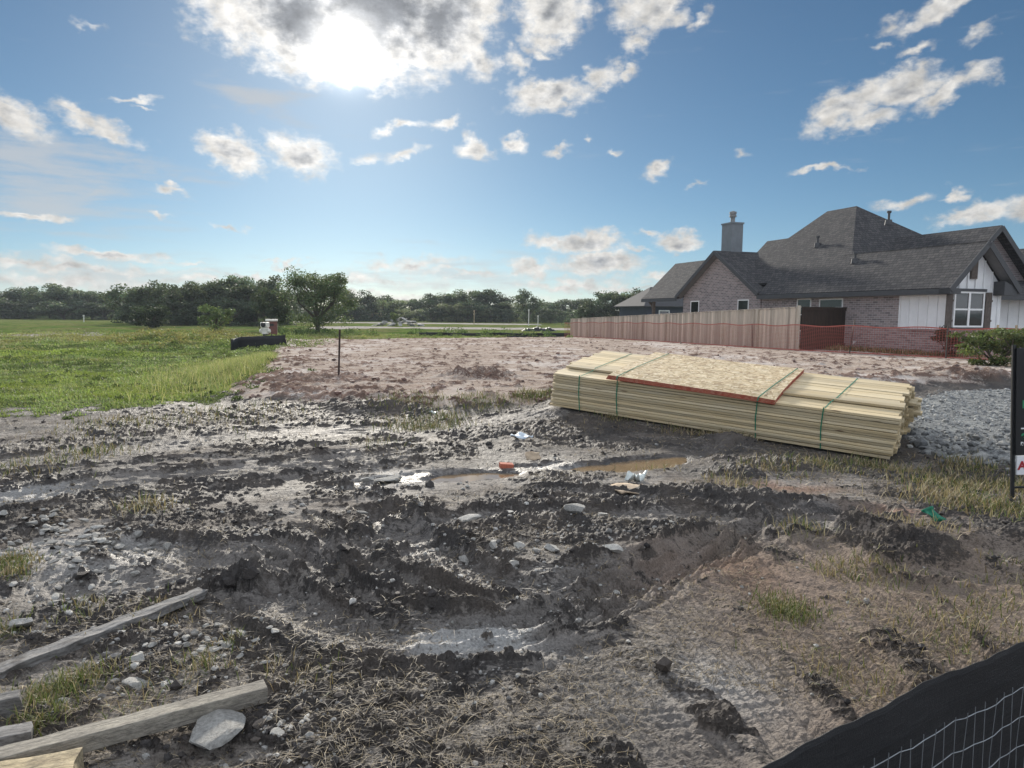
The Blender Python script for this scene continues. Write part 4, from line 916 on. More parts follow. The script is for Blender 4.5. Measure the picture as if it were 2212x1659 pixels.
for i, p in enumerate(cp):
    for z in rows:
        bul = .006*math.sin(i*.09+z*7)+.003*math.sin(i*.31+z*13) + (.006 if z >= .545 else 0)*(1 if z < .65 else .4)
        q = p-so_+nrm[i]*bul; V_.append((q.x, q.y, z*(1+sag(i)/.65)-.05*(z == 0)+.002*math.sin(i*1.3+z*40)))
nz = len(rows)
for i in range(len(cp)-1):
    for k in range(nz-1): F_.append((i*nz+k, (i+1)*nz+k, (i+1)*nz+k+1, i*nz+k+1))
me = np_mesh('fabric', V_, F_, False); fb = link('fabric', me, M['silt_fabric'], sil)
sm = fb.modifiers.new('s', 'SOLIDIFY'); sm.thickness = .002
wm = MB(); side = 1
for z in (.535, .44, .345, .25, .155, .06):
    wm.tube([cp[i]-so_+nrm[i]*(.034+.004*math.sin(i*.5))+Vector((0, 0, z*(1+sag(i)/.65)+.0035*math.sin(i*1.25))) for i in range(0, len(cp), 2)], .0014, 5)
acc = 0; last = cp[0]
for i in range(1, len(cp)):
    acc += (cp[i]-last).length; last = cp[i]
    if acc >= .05:
        acc = 0; q = cp[i]-so_+nrm[i]*.034; wm.tube([q+Vector((0, 0, z))+nrm[i]*.004*math.sin(z*17+i) for z in (.02, .2, .36, .555)], .0011, 4)
wm.build('wire_mesh', M['fence_wire'], sil)
for i in (8, len(cp)//2+22, len(cp)-20):
    q = cp[i]-so_-nrm[i]*.03; MB().bar(q+Vector((0, 0, -.3)), q+Vector((0, 0, .62)), .03, .03).build('post', M['rust_steel'], sil)

# ------------------------------------------------------------------ timbers, slabs, litter
woodmat('old_timber', (.42, .385, .32), (.22, .20, .175), (.6, 9, 9), 3., rough=.9); woodmat('grey_timber', (.27, .26, .25), (.12, .115, .11), (.5, 10, 10), 3., rough=.9)
def weather(name, k=1.):            # splits along the grain, mud stains and chipped patches
    m_ = M[name]; t = NT.__new__(NT); t.m = m_; t.t = m_.node_tree; t.n = t.t.nodes; t.b = t.n['Principled BSDF']
    src = t.b.inputs['Base Color'].links[0].from_socket; co = t.coord()
    sp = t.noise(t.map(co, (.7, 14, 14)), 4., 5, .7); sf = t.ramp(sp, [(.33, 1.), (.42, 0.)])
    mu = t.noise(co, 7., 8, .7); mf = t.ramp(mu, [(.52, 0.), (.68, 1.)])
    c = t.mix(t.math('MULTIPLY', sf, .8*k), src, (.05, .045, .04)); c = t.mix(t.math('MULTIPLY', mf, .75*k), c, (.085, .075, .067))
    ch = t.noise(t.map(co, (1, 3, 3)), 30., 4, .7); c = t.mix(1., c, t.ramp(ch, [(.3, .6), (.6, 1.15)]), 'MULTIPLY')
    t.L(c, t.b.inputs['Base Color']); t.L(t.bump(t.math('ADD', t.math('MULTIPLY', sp, 1.2), ch), .7, .008), t.b.inputs['Normal'])
weather('old_timber', .8); weather('grey_timber', 1.)
woodmat('pale_timber', (.50, .42, .28), (.36, .29, .18), (.6, 8, 8), 3., rough=.85); weather('pale_timber', .7)
def timber(name, a, b, w_, h, mat, label, cat, seed=0, crack=.004, taper=1.):
    L = (b-a).length; n = max(4, int(L/.05)); r_ = random.Random(seed); vs = []; fs = []
    prof = [(-w_/2, 0), (w_/2, 0), (w_/2, h*.5), (w_/2, h), (0, h), (-w_/2, h), (-w_/2, h*.5)]; k = len(prof)
    off = [r_.uniform(0, 9) for _ in prof]
    for i in range(n+1):
        tt = i/n; sc = 1-(1-taper)*tt
        for j, (yy, zz_) in enumerate(prof):
            jx = crack*(math.sin(i*.9+off[j])+math.sin(i*2.3+off[j]*2)); vs.append((L*tt + (r_.uniform(-.006, .006) if i in (0, n) else 0), yy*sc+jx, zz_*sc+crack*math.sin(i*1.4+off[j]*3)))
    for i in range(n):
        for j in range(k): fs.append((i*k+j, i*k+(j+1) % k, (i+1)*k+(j+1) % k, (i+1)*k+j))
    fs.append(tuple(range(k-1, -1, -1))); fs.append(tuple(n*k+j for j in range(k)))
    me = bpy.data.meshes.new(name); me.from_pydata(vs, [], fs)
    import bmesh
    bm = bmesh.new(); bm.from_mesh(me); bmesh.ops.recalc_face_normals(bm, faces=bm.faces); bm.to_mesh(me); bm.free()
    o = link(name, me, M[mat]); d = (b-a).normalized(); o.location = a; o.rotation_mode = 'QUATERNION'; o.rotation_quaternion = d.to_track_quat('X', 'Z')
    bv = o.modifiers.new('b', 'BEVEL'); bv.width = .0025; bv.segments = 2; bv.limit_method = 'ANGLE'
    return tag(o, label, cat)
tb = Gz(572, 1478, .095); ta = Gz(-60, 1655, .075); ta = tb+(ta-tb).normalized()*1.5
ta.z = Hs(ta.x, ta.y)-.01; tb.z = max(Hs(tb.x, tb.y), -.01)+.01
timber('timber_post', ta, tb, .08, .066, 'old_timber', 'squared grey timber lying across the lower left mud above a pale slab', 'timber', 3, .0012)
a = Gz(-90, 1462, .06); b = Gz(440, 1277, .05); a.z = Hs(a.x, a.y)-.01; b.z = Hs(b.x, b.y)-.02
timber('weathered_beam', a, b, .095, .05, 'grey_timber', 'long split weathered beam half sunk in mud at the left', 'beam', 8, .004, .85)
a = Gz(-120, 1690, .10); b = Gz(165, 1640, .10); a.z = b.z = .01
timber('log_slab', a, b, .16, .085, 'pale_timber', 'pale yellow cut timber at the bottom left corner', 'timber', 12, .002)
for (q0, q1, w_, h, lb) in (((-60, 1545), (48, 1522), .07, .085, 'dark grey broken block in grass at the left edge'), ((-60, 1608), (70, 1578), .085, .06, 'grey block lying under the dark block at the left edge')):
    a = Gz(*q0, .03); b = Gz(*q1, .03); a.z = Hs(a.x, a.y)-.01; b.z = Hs(b.x, b.y)
    timber('broken_block', a, b, w_, h, 'grey_timber', lb, 'block', int(w_*1000), .0015)
# stones
t = NT('limestone'); co = t.coord(); n = t.noise(co, 9., 6, .6); n2 = t.noise(co, 40., 4, .6); rd = t.rand()
c = t.mix(t.ramp(n, [(.35, 0.), (.7, 1.)]), (.45, .44, .41), (.25, .24, .225)); c = t.mix(t.ramp(n2, [(.58, 0.), (.75, .6)]), c, (.13, .12, .11)); c = t.mix(1., c, t.ramp(rd, [(0., .72), (1., 1.15)]), 'MULTIPLY')
M['limestone'] = t.out(c, .85, t.bump(t.math('ADD', n, t.math('MULTIPLY', n2, .4)), .6, .01), spec=.25)
t = NT('mud_lump'); co = t.coord(); n = t.noise(co, 14., 6, .6); M['mud_lump'] = t.out(t.mix(t.ramp(n, [(.3, 0.), (.7, 1.)]), (.032, .029, .03), (.075, .065, .058)), .7, t.bump(n, .8, .02), spec=.3)
import bmesh
def stone_mesh(seed, sub=3, cuts=13, flat=.55, rough_=.06):
    bm = bmesh.new(); bmesh.ops.create_icosphere(bm, subdivisions=sub, radius=1.); r_ = random.Random(seed)
    pl = [(Vector((r_.gauss(0, 1), r_.gauss(0, 1), r_.gauss(0, 1))).normalized(), r_.uniform(.38, .78)) for _ in range(cuts)]
    P = np.array([v.co[:] for v in bm.verts])
    f1 = fbm(P[:, 0]*1.7+seed*3.1, P[:, 1]*1.7+P[:, 2]*2.1, 4, seed)
    for v, ff in zip(bm.verts, f1):
        p = v.co.copy()
        for n_, d_ in pl:
            k = p.dot(n_)
            if k > d_: p -= n_*(k-d_)
        p *= 1+rough_*ff*1.6; v.co = Vector((p.x, p.y*.8, p.z*flat))
    me = bpy.data.meshes.new('stone'); bm.to_mesh(me); bm.free(); me.update(); return me
SM = [stone_mesh(20+i) for i in range(7)]; FLATM = [stone_mesh(60+i, flat=.32, cuts=9) for i in range(3)]
for m_ in SM+FLATM: m_.materials.append(M['limestone'])
def stone(px, py, size, label, group=None, flat=False, name='stone', k=None, mat=None, sink=.25):
    p = on_ground(px, py); me = (FLATM if flat else SM)[(k if k is not None else int(px*7+py*3)) % (3 if flat else 7)]
    o = bpy.data.objects.new(name, me); COL.objects.link(o); s_ = size/2; r_ = random.Random(px*31+py)
    o.scale = (s_*r_.uniform(.95, 1.15), s_*r_.uniform(.85, 1.1), s_*r_.uniform(.85, 1.1)); o.rotation_euler = (r_.uniform(-.2, .2), r_.uniform(-.2, .2), r_.uniform(0, 6.28))
    o.location = p+Vector((0, 0, s_*(.32 if flat else .6)*(1-2*sink)))
    if mat: o.material_slots[0].link = 'OBJECT'; o.material_slots[0].material = M[mat]
    return tag(o, label, 'stone' if mat is None else 'mud clod', group)
def pxs(px, py, w_): return w_*Gz(px, py).y*1.03/F
for (px, py, w_, lab, fl) in (
  (457, 1594, 150, 'large flat pale slab lying just below the squared timber', True),
  (133, 1520, 56, 'bluish white stone in the grass tuft at lower left', False),
  (55, 1358, 62, 'big rounded grey stone left of the weathered beam', False),
  (300, 1475, 70, 'long narrow grey stone below the stone cluster', True),
  (300, 1432, 50, 'lumpy grey stone above the long narrow one', False),
  (520, 1372, 50, 'largest grey stone of the small cluster right of the beam', False),
  (538, 1400, 34, 'round white stone at the right of the small cluster', False),
  (492, 1398, 40, 'flat pale stone at the front of the small cluster', True),
  (1187, 1192, 56, 'flat cream stone in the middle of the track arcs', True),
  (1115, 1216, 38, 'grey angular stone beside the flat cream one', False),
  (1120, 1187, 44, 'rounded grey stone behind the flat cream one', False),
  (1001, 1205, 38, 'muddy grey stone left of the flat cream one', False),
  (1064, 1187, 44, 'low muddy stone in the track arc ridge', True),
  (1320, 1197, 52, 'muddy pale stone at the right of the track arcs', True),
  (1331, 1241, 40, 'small pale stone poking out near the scraped ground', True),
  (1298, 1108, 34, 'brownish stone right of the churned middle', False),
  (1102, 1112, 24, 'small white chip behind the churned clods', True),
  (784, 1130, 26, 'small white stone at the left of the churned clods', False),
  (1015, 1116, 60, 'muddy grey lump of stone among the churned clods', False),
  (838, 1036, 84, 'thin grey slab flat in the wet mud left of the brick', True),
  (795, 1034, 40, 'broken grey slab beside the dark upright clod', True),
  (1245, 1125, 60, 'dirty grey stone half buried in the middle ridge', False)):
    o = stone(px, py, pxs(px, py, w_), lab, 'loose stones in the mud' if w_ < 120 else None, fl)
    if w_ > 120: o.scale = (o.scale.x, o.scale.y*1.15, o.scale.z*1.0); o.rotation_euler = (.04, -.03, .35)
for (px, py, w_) in ((598, 1548, 26), (580, 1572, 24), (575, 1590, 20), (612, 1562, 18), (600, 1600, 44), (628, 1585, 32), (650, 1576, 26), (663, 1570, 18), (585, 1562, 16), (640, 1560, 15)):
    stone(px, py, pxs(px, py, w_), 'white chip in the pile of chips right of the pale slab', 'white chips right of the slab', w_ > 25, 'stone_chip')
rr_ = random.Random(9)
for k in range(140):
    px = rr_.gauss(150, 85); py = 1165+rr_.gauss(0, 1)*38 + (px-150)*.05 + (60 if rr_.random() < .4 else 0)
    if px > -30: stone(px, py, pxs(px, py, rr_.uniform(8, 30)), 'pale rubble stone in the spread of rubble at the left', 'pale rubble at the left', False, 'rubble_stone', sink=.1)
for k in range(46):
    px = rr_.gauss(470, 70); py = rr_.gauss(1390, 22); stone(px, py, pxs(px, py, rr_.uniform(9, 28)), 'small pale stone scattered round the cluster right of the weathered beam', 'small stones round the cluster', False, 'rubble_stone', sink=.1)
for k in range(64):
    px = rr_.uniform(350, 1650); py = rr_.triangular(1060, 1600, 1180); stone(px, py, pxs(px, py, rr_.uniform(5, 17)), 'small pale stone scattered over the churned mud', 'small stones scattered over the mud', rr_.random() < .3, 'rubble_stone', sink=.15)
for (px, py, w_, lab) in ((751, 1046, 48, 'dark upright clod beside the wet grey slab'), (545, 1275, 60, 'dark lump at the end of the weathered beam'), (500, 1280, 55, 'dark crumbly lump along the end of the weathered beam'), (742, 1229, 52, 'dark rooty clod left of the track arcs'), (172, 1262, 44, 'dark clod in the pale rubble'), (185, 972, 30, 'dark clod on the dried mud at the far left')):
    stone(px, py, pxs(px, py, w_), lab, None, False, 'mud_clod', None, 'mud_lump', .3)
# brick, litter, scraps
simple('brick_red', (.42, .125, .075), .85, .25, 30.); p = on_ground(1093, 1006); b_ = MB().box(-.075, .075, -.045, .045, 0, .055); m2 = MB()
o = tag(b_.build('brick', M['brick_red'], None, .006), 'single orange red brick half sunk beside the puddle', 'brick'); o.location = p+Vector((0, 0, -.012)); o.rotation_euler = (.06, .1, .25)
def scrap(name, px, py, w_, l_, mat, label, cat, rz, tilt=0., lift=.01, th=.006, curl=0., seed=1):
    p = on_ground(px, py); n = 8; r_ = random.Random(seed); m = MB(); G = []
    for i in range(n+1):
        for j in range(n+1):
            a = i/n-.5; b2 = j/n-.5; G.append((w_*a*(1+.1*r_.random()), l_*b2*(1+.1*r_.random()), curl*(a*a+b2*b2)*4*math.sin(a*7+b2*5)+r_.gauss(0, curl*.12)))
    F4 = [(i*(n+1)+j, (i+1)*(n+1)+j, (i+1)*(n+1)+j+1, i*(n+1)+j+1) for i in range(n) for j in range(n)]
    o = link(name, np_mesh(name, G, F4, curl > 0), M[mat]); sd = o.modifiers.new('s', 'SOLIDIFY'); sd.thickness = th
    o.location = p+Vector((0, 0, lift)); o.rotation_euler = (tilt, 0, rz); return tag(o, label, cat)
simple('cardboard', (.40, .31, .22), .85, .3, 12.); simple('foam_blue', (.55, .62, .68), .6, .15, 14.); simple('plastic_green', (.01, .17, .10), .35, .25, 20.); simple('plastic_pale', (.58, .62, .60), .3, .2, 20.)
scrap('board_scrap', 1365, 1056, .36, .28, 'cardboard', 'tan board scrap lying by the dark ridge below the puddle', 'board scrap', .3, .05, .02, .012, .012)
scrap('litter_strip', 1127, 953, .26, .12, 'foam_blue', 'pale blue strip of litter lying in the mud beyond the brick', 'litter', -.5, .25, .05, .008, .02, 3)
scrap('plastic_bag', 1372, 1036, .17, .13, 'plastic_pale', 'crumpled clear plastic bag behind the tan board scrap', 'plastic bag', .8, .2, .03, .003, .05, 5)
scrap('plastic_scrap', 2016, 1124, .09, .12, 'plastic_green', 'bent green plastic scrap standing in the dry grass', 'plastic scrap', .25, 1.0, .06, .003, .035, 7)
scrap('paper_litter', 936, 894, .12, .07, 'plastic_pale', 'small white litter piece near the clay pad edge', 'litter', .2, .1, .02, .003, .02, 9)
scrap('board_scrap', 1151, 992, .16, .12, 'cardboard', 'small tan scrap behind the red brick', 'board scrap', .2, .6, .04, .008, .01, 11)
# ------------------------------------------------------------------ trees
simple('bark', (.075, .062, .05), .9, .35, 12.)
def leaf_cloud(rng, pts, size, n_up=.35):
    """one small folded leaf clump (two triangles) per point"""
    n = len(pts); d1 = rng.normal(size=(n, 3)); d1 /= np.linalg.norm(d1, axis=1)[:, None]
    d2 = rng.normal(size=(n, 3)); d2 -= d1*(d1*d2).sum(1)[:, None]; d2 /= np.linalg.norm(d2, axis=1)[:, None]
    s = (size*rng.uniform(.6, 1.35, n))[:, None]
    V = np.stack([pts-d1*s, pts+d2*s*.55, pts+d1*s, pts-d2*s*.55], 1).reshape(-1, 3)
    return V, np.arange(4*n).reshape(n, 4)
def make_tree(seed, h, w, n_leaf, leaf, trunk_h=.25, lobes=16, base=.22, tone=(.05, .075, .03), airy=.5, spread=1., limbs=7):
    """unit returned: (trunk mesh, crown mesh); limbs fork from the trunk and each carries foliage clumps"""
    rng = np.random.default_rng(seed); rd = random.Random(seed); mb = MB(); cl = []
    th_ = h*trunk_h; lean = Vector((rd.uniform(-.06, .06)*h, rd.uniform(-.06, .06)*h, th_))
    mb.tube([(0, 0, -.2), (lean.x*.5, lean.y*.5, th_*.5), lean], [w*.035, w*.028, w*.024], 8)
    for k in range(limbs):
        a = 2*math.pi*(k+rd.uniform(-.3, .3))/limbs; rr = w*.5*rd.uniform(.35, .8)*spread; zt = h*rd.uniform(.45, .88)
        e = Vector((math.cos(a)*rr, math.sin(a)*rr, zt)); mid = lean.lerp(e, .5)+Vector((rd.uniform(-.08, .08)*w, rd.uniform(-.08, .08)*w, h*.04))
        mb.tube([lean, mid, e], [w*.017, w*.011, w*.005], 6)
        for q in range(2):
            e2 = e+Vector((rd.uniform(-.16, .16)*w, rd.uniform(-.16, .16)*w, rd.uniform(-.02, .16)*h)); mb.tube([mid, e2], [w*.008, w*.003], 5); cl.append(e2)
        cl.append(e)
    while len(cl) < lobes+limbs*2:
        a = rd.uniform(0, 6.28); r_ = math.sqrt(rd.random())*w*.46; z = h*rd.uniform(base, .9)
        lim = math.sqrt(max(0, 1-((z/h-.52)/.5)**2)); cl.append(Vector((math.cos(a)*r_*lim, math.sin(a)*r_*lim, z)))
    per = n_leaf//len(cl); P = []; T = []
    for c in cl:
        cr = np.array([w, w, h*.75])*rd.uniform(.10, .19); p = rng.normal(size=(per, 3)); p /= np.linalg.norm(p, axis=1)[:, None]
        p *= (rng.uniform(0, 1, per)**(.33+airy*.3))[:, None]; p = p*cr + np.array(c); p[:, 2] = np.maximum(p[:, 2], h*base*.55)
        P.append(p); T.append(np.full(per, rd.uniform(.65, 1.45)))
    P = np.concatenate(P); T = np.concatenate(T); V, Fc = leaf_cloud(rng, P, leaf)
    col = np.array(tone)[None]*(T*rng.uniform(.7, 1.35, len(P)))[:, None]; col[:, 0] *= rng.uniform(.85, 1.25, len(P))
    cm_ = np_mesh('crown', V, Fc); vcol(cm_, 'col', np.repeat(col, 4, 0)); cm_.materials.append(M['leaf'])
    tmp = mb.build('trunk', M['bark']); tm_ = tmp.data; bpy.data.objects.remove(tmp)
    return tm_, cm_
KIND = {
 'oak':   make_tree(1, 6, 6.5, 5200, .16, .22, 26, .16, (.085, .112, .068)),
 'oak2':  make_tree(2, 6, 7.2, 5200, .16, .20, 30, .12, (.078, .105, .066)),
 'round': make_tree(3, 5, 5.6, 5200, .15, .12, 30, .06, (.074, .10, .064)),
 'tall':  make_tree(4, 7, 5.0, 5200, .16, .25, 24, .14, (.088, .115, .07)),
 'pale':  make_tree(5, 5, 5.5, 4200, .15, .15, 22, .08, (.13, .155, .09), .8),
 'lone':  make_tree(6, 5.1, 5.6, 15000, .075, .20, 42, .16, (.095, .125, .065), .6, 1.15, 10),
 'shrub': make_tree(7, 2.0, 2.8, 5000, .07, .06, 26, .03, (.045, .068, .038)),
 'bush':  make_tree(8, 1.9, 2.5, 3200, .065, .10, 20, .05, (.11, .155, .065), .9),
}
KH = {'oak': (6, 6.5), 'oak2': (6, 7.2), 'round': (5, 5.6), 'tall': (7, 5.0), 'pale': (5, 5.5), 'lone': (5.1, 5.6), 'shrub': (2., 2.8), 'bush': (1.9, 2.5)}
trd = random.Random(21)
def tree(kind, px, top, Y, wpx, label, group=None, name='tree', cat='tree', sink=.0):
    p = W(px, 690, Y); zg = float(base_h(np.array([p.x]), np.array([p.y]))[0]); zt = W(px, top, Y).z; h, w_ = KH[kind]
    sz = (zt-zg)/h/.97; sx = wpx*Y/F/w_
    o = empty(name, (p.x, p.y, zg-sink), trd.uniform(0, 6.28), label, cat, group); o.scale = (sx, sx, sz)
    for nm, me in zip(('trunk', 'crown'), KIND[kind]):
        c = bpy.data.objects.new(nm, me); COL.objects.link(c); c.parent = o
    return o
tree('lone', 686, 590, 60, 168, 'lone spreading oak with forked trunk standing behind the clay pad')
tree('shrub', 330, 658, 72, 84, 'round dark shrub in front of the left tree line', None, 'shrub', 'shrub')
tree('bush', 463, 662, 58, 76, 'light green loose bush in the field between shrub and hydrant', None, 'shrub', 'shrub')
tree('round', 588, 630, 66, 82, 'dark low tree directly behind the white hydrant')
tree('tall', 1140, 632, 140, 66, 'tall thin tree standing above the gap left of the wood fence')
tree('bush', 852, 676, 100, 22, 'tiny lone bush beyond the rubble pile', None, 'shrub', 'shrub')
G1 = 'trees of the tree line behind the left field'; G2 = 'dark trees of the wood behind the round shrub'; G3 = 'trees of the distant line beyond the clay pad'; G4 = 'trees beyond the wood fence'
for (px, top, wpx) in ((-330, 620, 130), (-230, 628, 120), (-130, 618, 140), (-60, 626, 110), (10, 630, 100), (62, 626, 96), (112, 620, 104), (160, 622, 96), (205, 632, 92), (245, 634, 88)):
    tree(trd.choice(('oak', 'oak2', 'round', 'tall')), px+trd.uniform(-6, 6), top, 150+trd.uniform(-8, 8), wpx*1.1, 'dense dark tree in the tree line behind the left field', G1)
for (px, top, wpx) in ((-160, 652, 130), (-40, 648, 120), (40, 652, 110), (140, 650, 110), (230, 654, 110)):
    tree('round', px, top, 140+trd.uniform(-5, 5), wpx, 'low bushy tree along the foot of the tree line behind the left field', G1+', low ones')
for (px, top, wpx) in ((290, 620, 100), (330, 612, 92), (372, 622, 90), (408, 616, 84), (448, 612, 88), (490, 611, 92), (528, 603, 86), (565, 606, 84), (600, 622, 70), (385, 628, 120), (470, 626, 130), (545, 622, 120)):
    tree(trd.choice(('oak', 'oak2', 'tall')), px+trd.uniform(-5, 5), top, 96+trd.uniform(-6, 6), wpx*1.15, 'tall dark tree in the wood behind the round shrub', G2)
for (px, top, wpx) in ((300, 655, 90), (390, 650, 96), (430, 652, 90), (500, 648, 100), (555, 650, 90)):
    tree('round', px, top, 90+trd.uniform(-2, 2), wpx, 'low dark tree along the foot of the wood behind the round shrub', G2+', low ones')
for (px, top, wpx, k) in ((640, 632, 90, 'oak'), (722, 626, 80, 'oak2'), (775, 632, 84, 'oak'), (812, 642, 80, 'round'), (850, 648, 70, 'pale'), (880, 650, 80, 'oak2'), (920, 646, 78, 'oak'), (955, 638, 88, 'oak2'), (995, 630, 92, 'oak'), (1035, 630, 92, 'oak2'), (1070, 642, 80, 'round'), (1100, 652, 76, 'pale'), (1170, 656, 70, 'round'), (1205, 650, 84, 'oak'), (1245, 648, 80, 'oak2')):
    tree(k, px+trd.uniform(-4, 4), top, 165+trd.uniform(-10, 10), wpx*1.1, 'grey green tree in the distant line beyond the clay pad', G3)
for (px, top, wpx, k) in ((935, 664, 60, 'round'), (985, 656, 70, 'pale'), (1015, 652, 80, 'round'), (1050, 664, 60, 'pale'), (1085, 668, 56, 'round'), (760, 660, 80, 'round'), (880, 668, 60, 'pale'), (680, 664, 90, 'round'), (1190, 668, 60, 'round')):
    tree(k, px, top, 148+trd.uniform(-5, 5), wpx, 'low bushy tree in front of the distant line beyond the clay pad', G3+', low ones')
for (px, top, wpx, k) in ((1290, 650, 80, 'oak'), (1325, 634, 84, 'oak2'), (1362, 628, 86, 'oak'), (1395, 636, 76, 'oak2'), (1440, 644, 90, 'oak'), (1500, 650, 110, 'oak2'), (1272, 664, 60, 'round')):
    tree(k, px, top, 104+trd.uniform(-5, 5), wpx*1.08, 'leafy tree rising behind the far end of the wood fence', G4)
# undergrowth weaving the far trunks together
def clumps_mesh(name, C, n, leaf, tone, mat='leaf', hsc=.7, seed=3):
    rng = np.random.default_rng(seed); P = []
    for (c, r_) in C:
        p = rng.normal(size=(n, 3)); p /= np.linalg.norm(p, axis=1)[:, None]; p *= (rng.uniform(0, 1, n)**.4)[:, None]
        p[:, 2] = np.abs(p[:, 2])*hsc; P.append(p*r_+np.array(c))
    P = np.concatenate(P); V, Fc = leaf_cloud(rng, P, leaf); me = np_mesh(name, V, Fc)
    col = np.array(tone)[None]*rng.uniform(.55, 1.5, len(P))[:, None]; vcol(me, 'col', np.repeat(col, 4, 0)); return me
und = []
for k in range(150):
    px = trd.uniform(-350, 1500); Y = 155+trd.uniform(0, 25) if px < 270 or px > 620 else 100+trd.uniform(0, 8)
    if px > 1240: Y = 112
    c = W(px, 690, Y); und.append(((c.x, c.y, -.2), trd.uniform(2.4, 4.2)*Y/150))
o = link('undergrowth', clumps_mesh('undergrowth', und, 420, .2, (.08, .105, .066), hsc=.9), M['leaf']); o['kind'] = 'stuff'
wd = []
for k in range(46):
    px = trd.uniform(598, 1220); Y = trd.uniform(52, 60)
    if trd.random() < .35: px = trd.gauss(655, 30)
    c = W(px, 690, Y); wd.append(((c.x, c.y, -.1), trd.uniform(.25, .8)))
o = link('weeds', clumps_mesh('weeds', wd, 160, .07, (.10, .15, .055), hsc=1.), M['leaf']); o['kind'] = 'stuff'
def weed_patch(name, lst, n, leaf, tn, seed):
    C_ = []
    for (px, py, Y, sx, k, r0, r1) in lst:
        for _ in range(k):
            q = W(px+trd.gauss(0, sx), py, Y+trd.gauss(0, 2.2)); C_.append(((q.x, q.y, float(base_h(np.array([q.x]), np.array([q.y]))[0])-.05), trd.uniform(r0, r1)))
    o = link(name, clumps_mesh(name, C_, n, leaf, tn, hsc=.8, seed=seed), M['leaf']); o['kind'] = 'stuff'
weed_patch('rusty_weeds', [(300, 715, 36, 70, 60, .3, .7), (420, 712, 38, 70, 60, .3, .7), (250, 725, 34, 50, 12, .2, .45), (500, 725, 36, 40, 14, .2, .45)], 90, .045, (.19, .165, .075), 5)
weed_patch('dark_weeds', [(120, 770, 22, 110, 30, .1, .3), (330, 800, 18, 130, 34, .08, .22), (480, 850, 14.5, 60, 24, .06, .16), (150, 860, 14, 110, 26, .06, .16), (540, 800, 17.5, 30, 16, .12, .3), (300, 750, 25, 140, 30, .12, .35)], 80, .03, (.10, .14, .055), 9)
weed_patch('green_weeds', [(380, 722, 33, 110, 34, .2, .5), (600, 728, 34, 40, 22, .25, .55), (640, 716, 40, 40, 24, .3, .6), (120, 700, 52, 120, 30, .25, .55), (480, 745, 27, 60, 18, .12, .3), (720, 722, 48, 40, 16, .25, .5), (900, 720, 50, 110, 40, .2, .45), (1120, 722, 52, 80, 30, .2, .4)], 90, .045, (.15, .19, .07), 6)
# bushes by the street and by the front window
def bush(px, py, Y, wpx, hpx, kind, label):
    p = W(px, py, Y); zg = float(base_h(np.array([p.x]), np.array([p.y]))[0]); h, w_ = KH[kind]
    o = empty('shrub', (p.x, p.y, zg-.05), 1., label, 'shrub'); o.scale = (wpx*Y/F/w_,)*2+(hpx*Y/F/h,)
    for nm, me in zip(('stem', 'foliage'), KIND2[kind]):
        c = bpy.data.objects.new(nm, me); COL.objects.link(c); c.parent = o
KIND2 = {'weedy': make_tree(30, 1.1, 1.9, 5200, .042, .06, 30, .02, (.115, .155, .060), .7), 'dark': make_tree(31, 1.2, 1.5, 2600, .05, .1, 18, .05, (.020, .032, .018), .9)}
KH.update(weedy=(1.1, 1.9), dark=(1.2, 1.5))
bush(2150, 800, 20.2, 160, 82, 'weedy', 'pale green weedy bush at the right edge before the netting'); bush(2235, 800, 19.8, 120, 90, 'weedy', 'pale green weedy bush cut by the right edge of the picture')
bush(2050, 745, 24.9, 74, 62, 'dark', 'dark shrub growing under the front window')

# ------------------------------------------------------------------ grass and straw
def blades(name, X, Y_, L, Wd, lean, col, mat, kind='stuff', zoff=0., seed=1, flat=None):
    rng = np.random.default_rng(seed); n = len(X); Z = height(X, Y_)+zoff
    a = rng.uniform(0, 2*math.pi, n); ln = lean*rng.uniform(.3, 1.3, n)
    dx_, dy_ = np.cos(a), np.sin(a); b = a+rng.uniform(-1, 1, n)*.8+1.57; wx, wy = np.cos(b)*Wd/2, np.sin(b)*Wd/2
    up = np.sqrt(np.clip(1-ln**2, .02, 1)) if flat is None else flat*rng.uniform(.0, 1., n)
    p0 = np.c_[X, Y_, Z]; mid = p0+np.c_[dx_*ln*.38*L, dy_*ln*.38*L, up*.58*L]; tip = p0+np.c_[dx_*ln*L, dy_*ln*L, up*.95*L if flat is None else up*.5*L]
    wv_ = np.c_[wx, wy, np.zeros(n)]
    V = np.stack([p0-wv_, p0+wv_, mid+wv_*.8, mid-wv_*.8, tip], 1).reshape(-1, 3); i = np.arange(n)*5
    Fc = np.concatenate([np.c_[i, i+1, i+2], np.c_[i, i+2, i+3], np.c_[i+3, i+2, i+4]])
    me = np_mesh(name, V, Fc); vcol(me, 'col', np.repeat(col, 5, 0)); o = link(name, me, M[mat]); o['kind'] = kind; return o
rng = np.random.default_rng(77)
def view_pts(n, rmin, rmax, amin=-41, amax=41, pw=1.):
    r_ = rmin*(rmax/rmin)**(rng.uniform(0, 1, n)**pw); a = np.radians(rng.uniform(amin, amax, n)); return r_*np.sin(a), r_*np.cos(a)
def tone(n, cols, jit=.3):
    c = np.array(cols)[rng.integers(0, len(cols), n)]; return c*rng.uniform(1-jit, 1+jit, n)[:, None]
